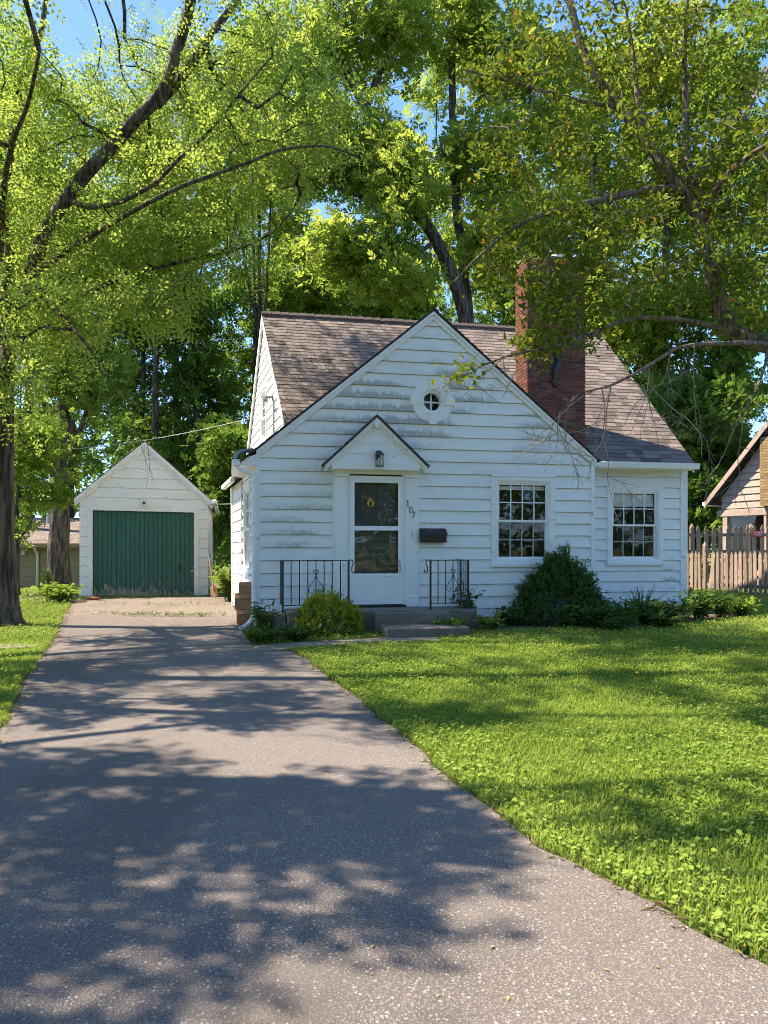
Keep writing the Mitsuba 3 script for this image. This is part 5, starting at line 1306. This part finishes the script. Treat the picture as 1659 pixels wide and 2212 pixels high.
# ------------------------------------------------------------------ shrubs and perennials
def shrub(name, label, c, rad, n, tpl, size, leafmat, seed, shape=None, category='shrub', bumps=0.18, inner=0.6, tilt=None, stems=10, shoot=(0, 0.1)):
    r = np.random.default_rng(seed); t = thing(name, label, category)
    p = r.normal(size=(n, 3)); p /= np.linalg.norm(p, axis=1, keepdims=True); p[:, 2] = np.abs(p[:, 2]) * 1.0 - 0.12 * (r.random(n) < 0.5)
    k_ = 1 + bumps * 2 * (meshkit.fbm(p * 2.6 + seed, 3, seed) - 0.5)
    rr = (inner + (1 - inner) * r.random(n) ** 0.5)
    q = p * (k_ * rr)[:, None]
    if shape: q = shape(q, r)
    pos = np.asarray(c) + q * np.asarray(rad)
    pos[:, 2] = np.maximum(pos[:, 2], c[2] + 0.02)
    # leaves face outwards and up
    out = p + np.array([0, 0, 0.4]) + r.normal(0, 0.45, (n, 3)); out /= np.linalg.norm(out, axis=1, keepdims=True)
    a = np.cross(out, r.normal(size=(n, 3))); a /= np.linalg.norm(a, axis=1, keepdims=True); b = np.cross(out, a)
    R = np.stack([a, b, out], -1) if tilt is None else rots(n, r, tilt)
    clump = meshkit.noise(p * 7 + 3, seed)
    if shoot[0]:
        ns, per_ = shoot[0], n // shoot[0]; b_ = r.integers(0, n, ns); dirn = p[b_] * 0.9 + r.normal(0, 0.35, (ns, 3)) + [0, 0, 0.35]; dirn /= np.linalg.norm(dirn, axis=1, keepdims=True)
        ln = shoot[1] * r.uniform(0.4, 1.5, ns); w_ = np.repeat(np.arange(ns), per_); tt = r.random(len(w_)) - 0.35
        pos = pos[b_][w_] + dirn[w_] * (ln[w_] * tt)[:, None] + r.normal(0, 0.012, (len(w_), 3)); pos[:, 2] = np.maximum(pos[:, 2], c[2] + 0.02); n = len(pos)
        ax_ = dirn[w_] * 0.7 + r.normal(0, 0.55, (n, 3)); ax_ /= np.linalg.norm(ax_, axis=1, keepdims=True); nn = np.cross(ax_, r.normal(size=(n, 3))); nn[:, 2] = np.abs(nn[:, 2]); nn -= (nn * ax_).sum(1, keepdims=True) * ax_; nn /= np.linalg.norm(nn, axis=1, keepdims=True)
        R = np.stack([ax_, np.cross(nn, ax_), nn], -1); clump = np.clip(0.5 * r.random(ns)[w_] + 0.6 * (tt + 0.35), 0, 1)
    v, g, uv = scatter(tpl, pos, size * r.uniform(0.7, 1.3, n), R, r, np.clip(clump * 0.7 + 0.3 * r.random(n), 0, 1))
    stuff(add('foliage', trimesh.Trimesh(v, g, process=False), leafmat, t, uv=uv))
    st_ = [tube([np.asarray(c) + [0.05 * math.cos(a_), 0.05 * math.sin(a_), -0.03], np.asarray(c) + np.array([0.5 * math.cos(a_), 0.5 * math.sin(a_), 0.5]) * rad * 1.1], [0.012, 0.006], 4) for a_ in np.linspace(0, 6.28, stems)]
    stuff(add('stems', cat([trimesh.Trimesh(*s_, process=False) for s_ in st_]), 'twig_grey', t))
    return t


g0_ = gp(705, 1372)
shrub('privet_bush', 'rounded yellow green bush at the left of the steps', g0_ + [0, 0.12, 0], (0.54, 0.44, 0.62), 9000, OVAL, 0.045, 'leaf_privet', 3, bumps=0.16, inner=0.66, shoot=(900, 0.12))
g0_ = gp(1218, 1350)


def cone(q, r):
    h = np.clip(q[:, 2], 0, None); s = (1.02 - 0.72 * np.clip(h, 0, 1.1) ** 1.25)[:, None]
    return np.c_[q[:, :2] / (np.linalg.norm(q[:, :2], axis=1, keepdims=True) + 1e-6) * np.minimum(1.15, np.linalg.norm(q[:, :2], axis=1, keepdims=True) * 1.5) * s, h * 1.12]


shrub('yew_bush', 'dark green cone shaped evergreen below the left window', g0_ + [0, 0.25, 0], (0.66, 0.5, 1.05), 21600, LANCE, 0.075, 'leaf_yew', 4, shape=cone, bumps=0.45, inner=0.62, shoot=(1200, 0.22))


def plant(label, x, y, h, w_, n_st, lf, size, seed, leafmat='leaf_weed', tpl=OVAL6, name='leafy_plant', category='plant', d=None, per=9):
    r = np.random.default_rng(seed); t = thing(name, label, category)
    c = gp(x, y) if d is None else np.array([(x - CX) / F * d, d, gz(0, d)])
    P, st_ = [], []
    for i in range(n_st):
        a = r.random() * 6.28; lean = r.uniform(0.1, 1.0) * w_; hh = h * r.uniform(0.6, 1.0)
        b0_ = c + np.array([math.cos(a), math.sin(a), 0]) * w_ * 0.3 * r.random()
        tp = b0_ + np.array([math.cos(a) * lean, math.sin(a) * lean, hh])
        s_ = spline([b0_ - [0, 0, 0.02], (b0_ + tp) / 2 + [0, 0, 0.08 * h], tp], 8); st_.append(tube(s_, np.linspace(0.006, 0.003, 8), 4))
        for k_ in range(per):
            q = s_[r.integers(2, 8)]; P.append(q + r.normal(0, 0.01, 3))
    P = np.array(P); n = len(P)
    v, g, uv = scatter(tpl, P, size * r.uniform(0.6, 1.2, n), rots(n, r, 0.35, 0.25), r)
    stuff(add('leaves', trimesh.Trimesh(v, g, process=False), leafmat, t, uv=uv))
    stuff(add('stems', cat([trimesh.Trimesh(*s_, process=False) for s_ in st_]), 'leaf_deep', t))
    return t


plant('broad leaved hosta clump at the left foot of the garage', 130, 1301, 0.36, 0.42, 40, 0, 0.19, 1, 'leaf_lime', name='hosta', per=7)
plant('young milkweed with upright leaves beside the hosta', 105, 1285, 0.62, 0.12, 8, 0, 0.17, 2, 'leaf_lime', name='milkweed')
plant('bright lime shrub in the gap right of the garage', 498, 1298, 0.80, 0.42, 46, 0, 0.15, 3, 'leaf_lime', name='lime_shrub', category='shrub', per=14)
plant('tall leafy weed at the right end of the steps', 1005, 1352, 0.62, 0.28, 16, 0, 0.14, 4, 'leaf_weed', name='leafy_weed')
plant('low pale weeds just right of the lower step', 975, 1368, 0.24, 0.30, 30, 0, 0.09, 5, 'leaf_lime', name='pale_weed', per=10)
plant('small broad leaved weed left of the evergreen', 1060, 1362, 0.22, 0.2, 14, 0, 0.14, 6, 'leaf_lime', name='broad_weed')
plant('dark sprawling weed between steps and evergreen', 1100, 1352, 0.3, 0.24, 16, 0, 0.12, 7, 'leaf_weed', name='dark_weed')
plant('tall weed clump before the left end of the porch', 572, 1372, 0.5, 0.24, 22, 0, 0.16, 8, 'leaf_weed', LANCE, name='goldenrod')
plant('low ground weed under the left downspout', 560, 1392, 0.22, 0.34, 44, 0, 0.08, 9, 'leaf_weed', name='ground_weed', per=11)
plant('small nettle patch between the bush and the walk', 640, 1388, 0.22, 0.28, 30, 0, 0.11, 10, 'leaf_weed', name='nettle_patch')
bedp = [(1280, 1358, .38, 'leafy perennial touching the evergreen on its right'), (1345, 1354, .46, 'leafy perennial left below the right window'), (1400, 1350, .42, 'leafy perennial below the middle of the right window'), (1455, 1346, .40, 'leafy perennial at the right house corner'),
        (1510, 1338, .50, 'leafy perennial right of the black downspout boot'), (1560, 1334, .52, 'leafy perennial before the leaning picket'), (1600, 1330, .30, 'pale sunlit perennial before the picket fence'), (1320, 1362, .26, 'low perennial at the lawn edge below the right window'), (1430, 1356, .26, 'low perennial at the lawn edge near the house corner')]
for i, (x, y, h, lab) in enumerate(bedp):
    plant(lab, x, y, h, 0.36, 40, 0, 0.125, 100 + i, 'leaf_lime' if 'pale' in lab else 'leaf_weed', LANCE if i % 2 else OVAL6, name='perennial', per=10)
plant('twiggy dark red shrub against the siding under the right window', 1385, 1330, 0.55, 0.36, 34, 0, 0.05, 120, 'leaf_crab', OVAL, name='twiggy_shrub', category='shrub', per=5)

# ------------------------------------------------------------------ lawn
r = np.random.default_rng(21)
lawn_area = sg.Polygon([(-14, 1), (-14, 30), (18, 30), (18, 1)]).difference(drive.buffer(0.015)).difference(walk).difference(bed_all.buffer(-0.12))
house_fp = sg.Polygon([HF.p(u, v, 0)[:2] for u, v in ((-0.3, -0.1), (GW, -0.1), (GW, V1), (RW, V1), (RW, 8.4), (-1, 8.4))])
lawn_area = lawn_area.difference(house_fp).difference(sg.Polygon([GF.p(u, v, 0)[:2] for u, v in ((-0.1, 0), (gr_ + 0.1, 0), (gr_ + 0.1, 5.7), (-0.1, 5.7))]))
shapely.prepare(lawn_area)


def in_view(X, Y, m=0.6):
    return (np.abs(X) < 0.5 * Y + m) & (Y > 2.3)


def blades(n, y0, y1, x0, x1, h, w_, outside=False):
    X, Y = r.uniform(x0, x1, n), r.uniform(y0, y1, n)
    k_ = (~in_view(X, Y) if outside else in_view(X, Y)); X, Y = X[k_], Y[k_]
    edge = meshkit.fbm(np.c_[X * 2.2, Y * 2.2, 0 * X], 3, 8)
    k_ = shapely.contains_xy(lawn_area, X, Y) & (r.random(len(X)) < 0.45 + 1.1 * edge); X, Y = X[k_], Y[k_]
    m = len(X); a = r.random(m) * 2 * np.pi; H = h * r.uniform(0.45, 1.25, m) * (0.7 + 0.6 * meshkit.fbm(np.c_[X * 0.8, Y * 0.8, 0 * X], 2, 4)); ln = r.uniform(0.1, 0.9, m) * H
    d = np.c_[np.cos(a), np.sin(a), 0 * a]; s = np.c_[-np.sin(a), np.cos(a), 0 * a] * (w_ * r.uniform(0.6, 1.3, m) / 2)[:, None]
    b = np.c_[X, Y, gz(X, Y) - 0.004]; mid = b + d * (0.35 * ln)[:, None] + np.c_[0 * a, 0 * a, 0.65 * H]; tp = b + d * ln[:, None] + np.c_[0 * a, 0 * a, H]
    V = np.stack([b - s, b + s, mid + s * 0.8, mid - s * 0.8, tp], 1).reshape(-1, 3)
    f = (np.array([[0, 1, 2], [0, 2, 3], [3, 2, 4]])[None] + (np.arange(m) * 5)[:, None, None]).reshape(-1, 3)
    tone = np.clip(0.6 * meshkit.fbm(np.c_[X * 1.1, Y * 1.1, 0 * X], 3, 15) + 0.5 * r.random(m) - 0.05, 0, 1)
    return V, f, np.repeat(np.c_[tone, r.random(m)], 5, axis=0)


parts = [blades(350000, 2.3, 7.0, -4.2, 4.2, 0.055, 0.0075), blades(230000, 7.0, 11.0, -6.2, 6.2, 0.058, 0.010), blades(110000, 11.0, 16.5, -9, 9, 0.055, 0.015), blades(45000, 16.5, 30, -14, 16, 0.07, 0.035), blades(70000, 1.1, 16.5, -13.5, 13.5, 0.06, 0.025, True)]
v, g, uv = merge(parts)
tag(add('grass', trimesh.Trimesh(v, g, process=False), 'grass_blade', uv=uv), 'mown green grass of the front lawn beside the driveway', None, None, 'stuff')
bd = drive.exterior; m = 5200; tt = r.random(m) * bd.length; P2 = np.array([bd.interpolate(t_).coords[0] for t_ in tt]) + r.normal(0, 0.035, (m, 2)); P2 = P2[(P2[:, 1] > 2) & (P2[:, 1] < 17)]
q = np.c_[P2, gz(P2[:, 0], P2[:, 1]) + r.uniform(0.004, 0.03, len(P2))]
v, g, uv = scatter((LANCE[0] * [1, 0.35, 1], LANCE[1]), q, r.uniform(0.03, 0.09, len(q)), rots(len(q), r, 0.35, 0.15), r)
tag(add('dry_grass', trimesh.Trimesh(v, g, process=False), 'straw', uv=uv), 'dry straw coloured grass along the driveway edge', None, None, 'stuff')
rr_ = np.linspace(0, 2 * np.pi, 9)[:-1]
HEARTL = (np.vstack([[(0.05, 0, 0.0)], np.c_[0.5 + 0.5 * np.cos(rr_), 0.5 * np.sin(rr_), 0.07 * np.abs(np.sin(rr_))]]), np.array([[0, i + 1, (i + 1) % 8 + 1] for i in range(8)]))
out_parts = []
for n, y0, y1, x0, x1, sz in ((34000, 2.3, 6.5, -3.8, 3.8, 0.023), (46000, 6.5, 12.5, -6.5, 6.5, 0.026), (9000, 12.5, 17, -8, 8, 0.04)):
    X, Y = r.uniform(x0, x1, n), r.uniform(y0, y1, n); k_ = in_view(X, Y) & shapely.contains_xy(lawn_area, X, Y); X, Y = X[k_], Y[k_]
    dens = meshkit.fbm(np.c_[X * 0.9, Y * 0.9, 0 * X], 3, 33); near_e = np.exp(-shapely.distance(drive, shapely.points(X, Y)) / 0.5)
    k_ = r.random(len(X)) < np.clip((dens - 0.40) * 3.4 + 0.4 * near_e, 0.04, 0.95); X, Y = X[k_], Y[k_]; m = len(X)
    P = np.c_[X, Y, gz(X, Y) + r.uniform(0.02, 0.07, m)]
    out_parts.append(scatter(HEARTL, P, sz * r.uniform(0.6, 1.35, m), rots(m, r, 0.30), r, np.clip(meshkit.fbm(np.c_[X, Y, 0 * X], 2, 5) * 0.6 + 0.4 * r.random(m), 0, 1)))
v, g, uv = merge(out_parts)
tag(add('clover', trimesh.Trimesh(v, g, process=False), 'clover_leaf', uv=uv), 'round leaved clover and violets growing through the lawn', None, None, 'stuff')
# weeds in the worn apron of the driveway
pts_ = []
for x, y, n, w_ in ((395, 1333, 160, 0.5), (330, 1332, 60, 0.4), (250, 1330, 40, 0.3), (560, 1352, 40, 0.15), (370, 1310, 50, 0.6)):
    c = gp(x, y); q = c + np.c_[r.normal(0, w_, n), r.normal(0, 0.06, n), r.uniform(0.005, 0.05, n)]; q[:, 2] += 0.01; pts_.append(q)
q = np.vstack(pts_); v, g, uv = scatter(LANCE, q, r.uniform(0.04, 0.10, len(q)), rots(len(q), r, 0.5, 0.5), r)
tag(add('driveway_weeds', trimesh.Trimesh(v, g, process=False), 'leaf_weed', uv=uv), 'thin weeds sprouting from cracks in the driveway before the garage', None, None, 'stuff')
n = 420; X, Y = r.uniform(-4.5, 2.5, n), 2.6 + 12 * r.random(n) ** 1.3; k_ = shapely.contains_xy(drive.buffer(-0.05), X, Y); X, Y = X[k_], Y[k_]
v, g, uv = scatter(OVAL, np.c_[X, Y, gz(X, Y) + 0.017], r.uniform(0.012, 0.035, len(X)), rots(len(X), r, 0.12), r)
tag(add('leaf_litter', trimesh.Trimesh(v, g, process=False), 'straw', uv=uv), 'dry leaf bits and seeds lying on the asphalt driveway', None, None, 'stuff')
dn = gp(1376, 1468)
dd_ = thing('dandelion', 'single yellow dandelion flower in the right lawn', 'flower')
add('flower', trimesh.creation.icosphere(2, 0.02).apply_scale([1, 1, 0.6]).apply_translation(dn + [0, 0, 0.075]), 'petal_yellow', dd_, smooth=True)
add('stem', tube([dn, dn + [0, 0, 0.07]], 0.003, 5), 'leaf_weed', dd_)
stn = gp(22, 1402)
kk = thing('stepping_stone', 'flat grey stepping stone in the left lawn', 'stone')
m = trimesh.convex.convex_hull(np.array([(math.cos(a) * 0.42 * rng.uniform(.85, 1.1), math.sin(a) * 0.25 * rng.uniform(.85, 1.1), z) for a in np.linspace(0, 6.28, 13)[:-1] for z in (-0.05, 0.045)])); m.apply_translation(stn)
scene[kk] = mikit.ply(m, 'step_concrete')

# ------------------------------------------------------------------ cables
cb = thing('service_cable', 'pale overhead cable running to the left gable of the house', 'cable')
q0 = at(-60, 968, 27); q1 = MW.p(-6.4, -0.15, 4.75)
t_ = np.linspace(0, 1, 30)[:, None]; pl_ = q0 + (q1 - q0) * t_; pl_[:, 2] -= 0.35 * (4 * t_ * (1 - t_))[:, 0]
scene[cb] = mikit.ply(tube(pl_, 0.009, 5), 'cable', smooth=True)
cb = thing('service_mast', 'grey conduit mast on the left gable wall of the house', 'conduit')
scene[cb] = mikit.ply(tube([MW.p(-3.1, -0.06, 2.9), MW.p(-3.1, -0.06, 4.55), MW.p(-3.1, -0.09, 4.65), MW.p(-3.2, -0.18, 4.68), MW.p(-3.3, -0.2, 4.6)], [0.02, 0.02, 0.03, 0.04, 0.04], 8), 'pipe_grey', smooth=60)
cb = thing('garage_cable', 'thin white cable strung between the garage and the house', 'cable')
scene[cb] = mikit.ply(tube(np.array([at(452, 1089, 18.4), at(480, 1089.5, 18.6), at(512, 1088.5, 18.9)]), 0.011, 5), 'cable', smooth=True)
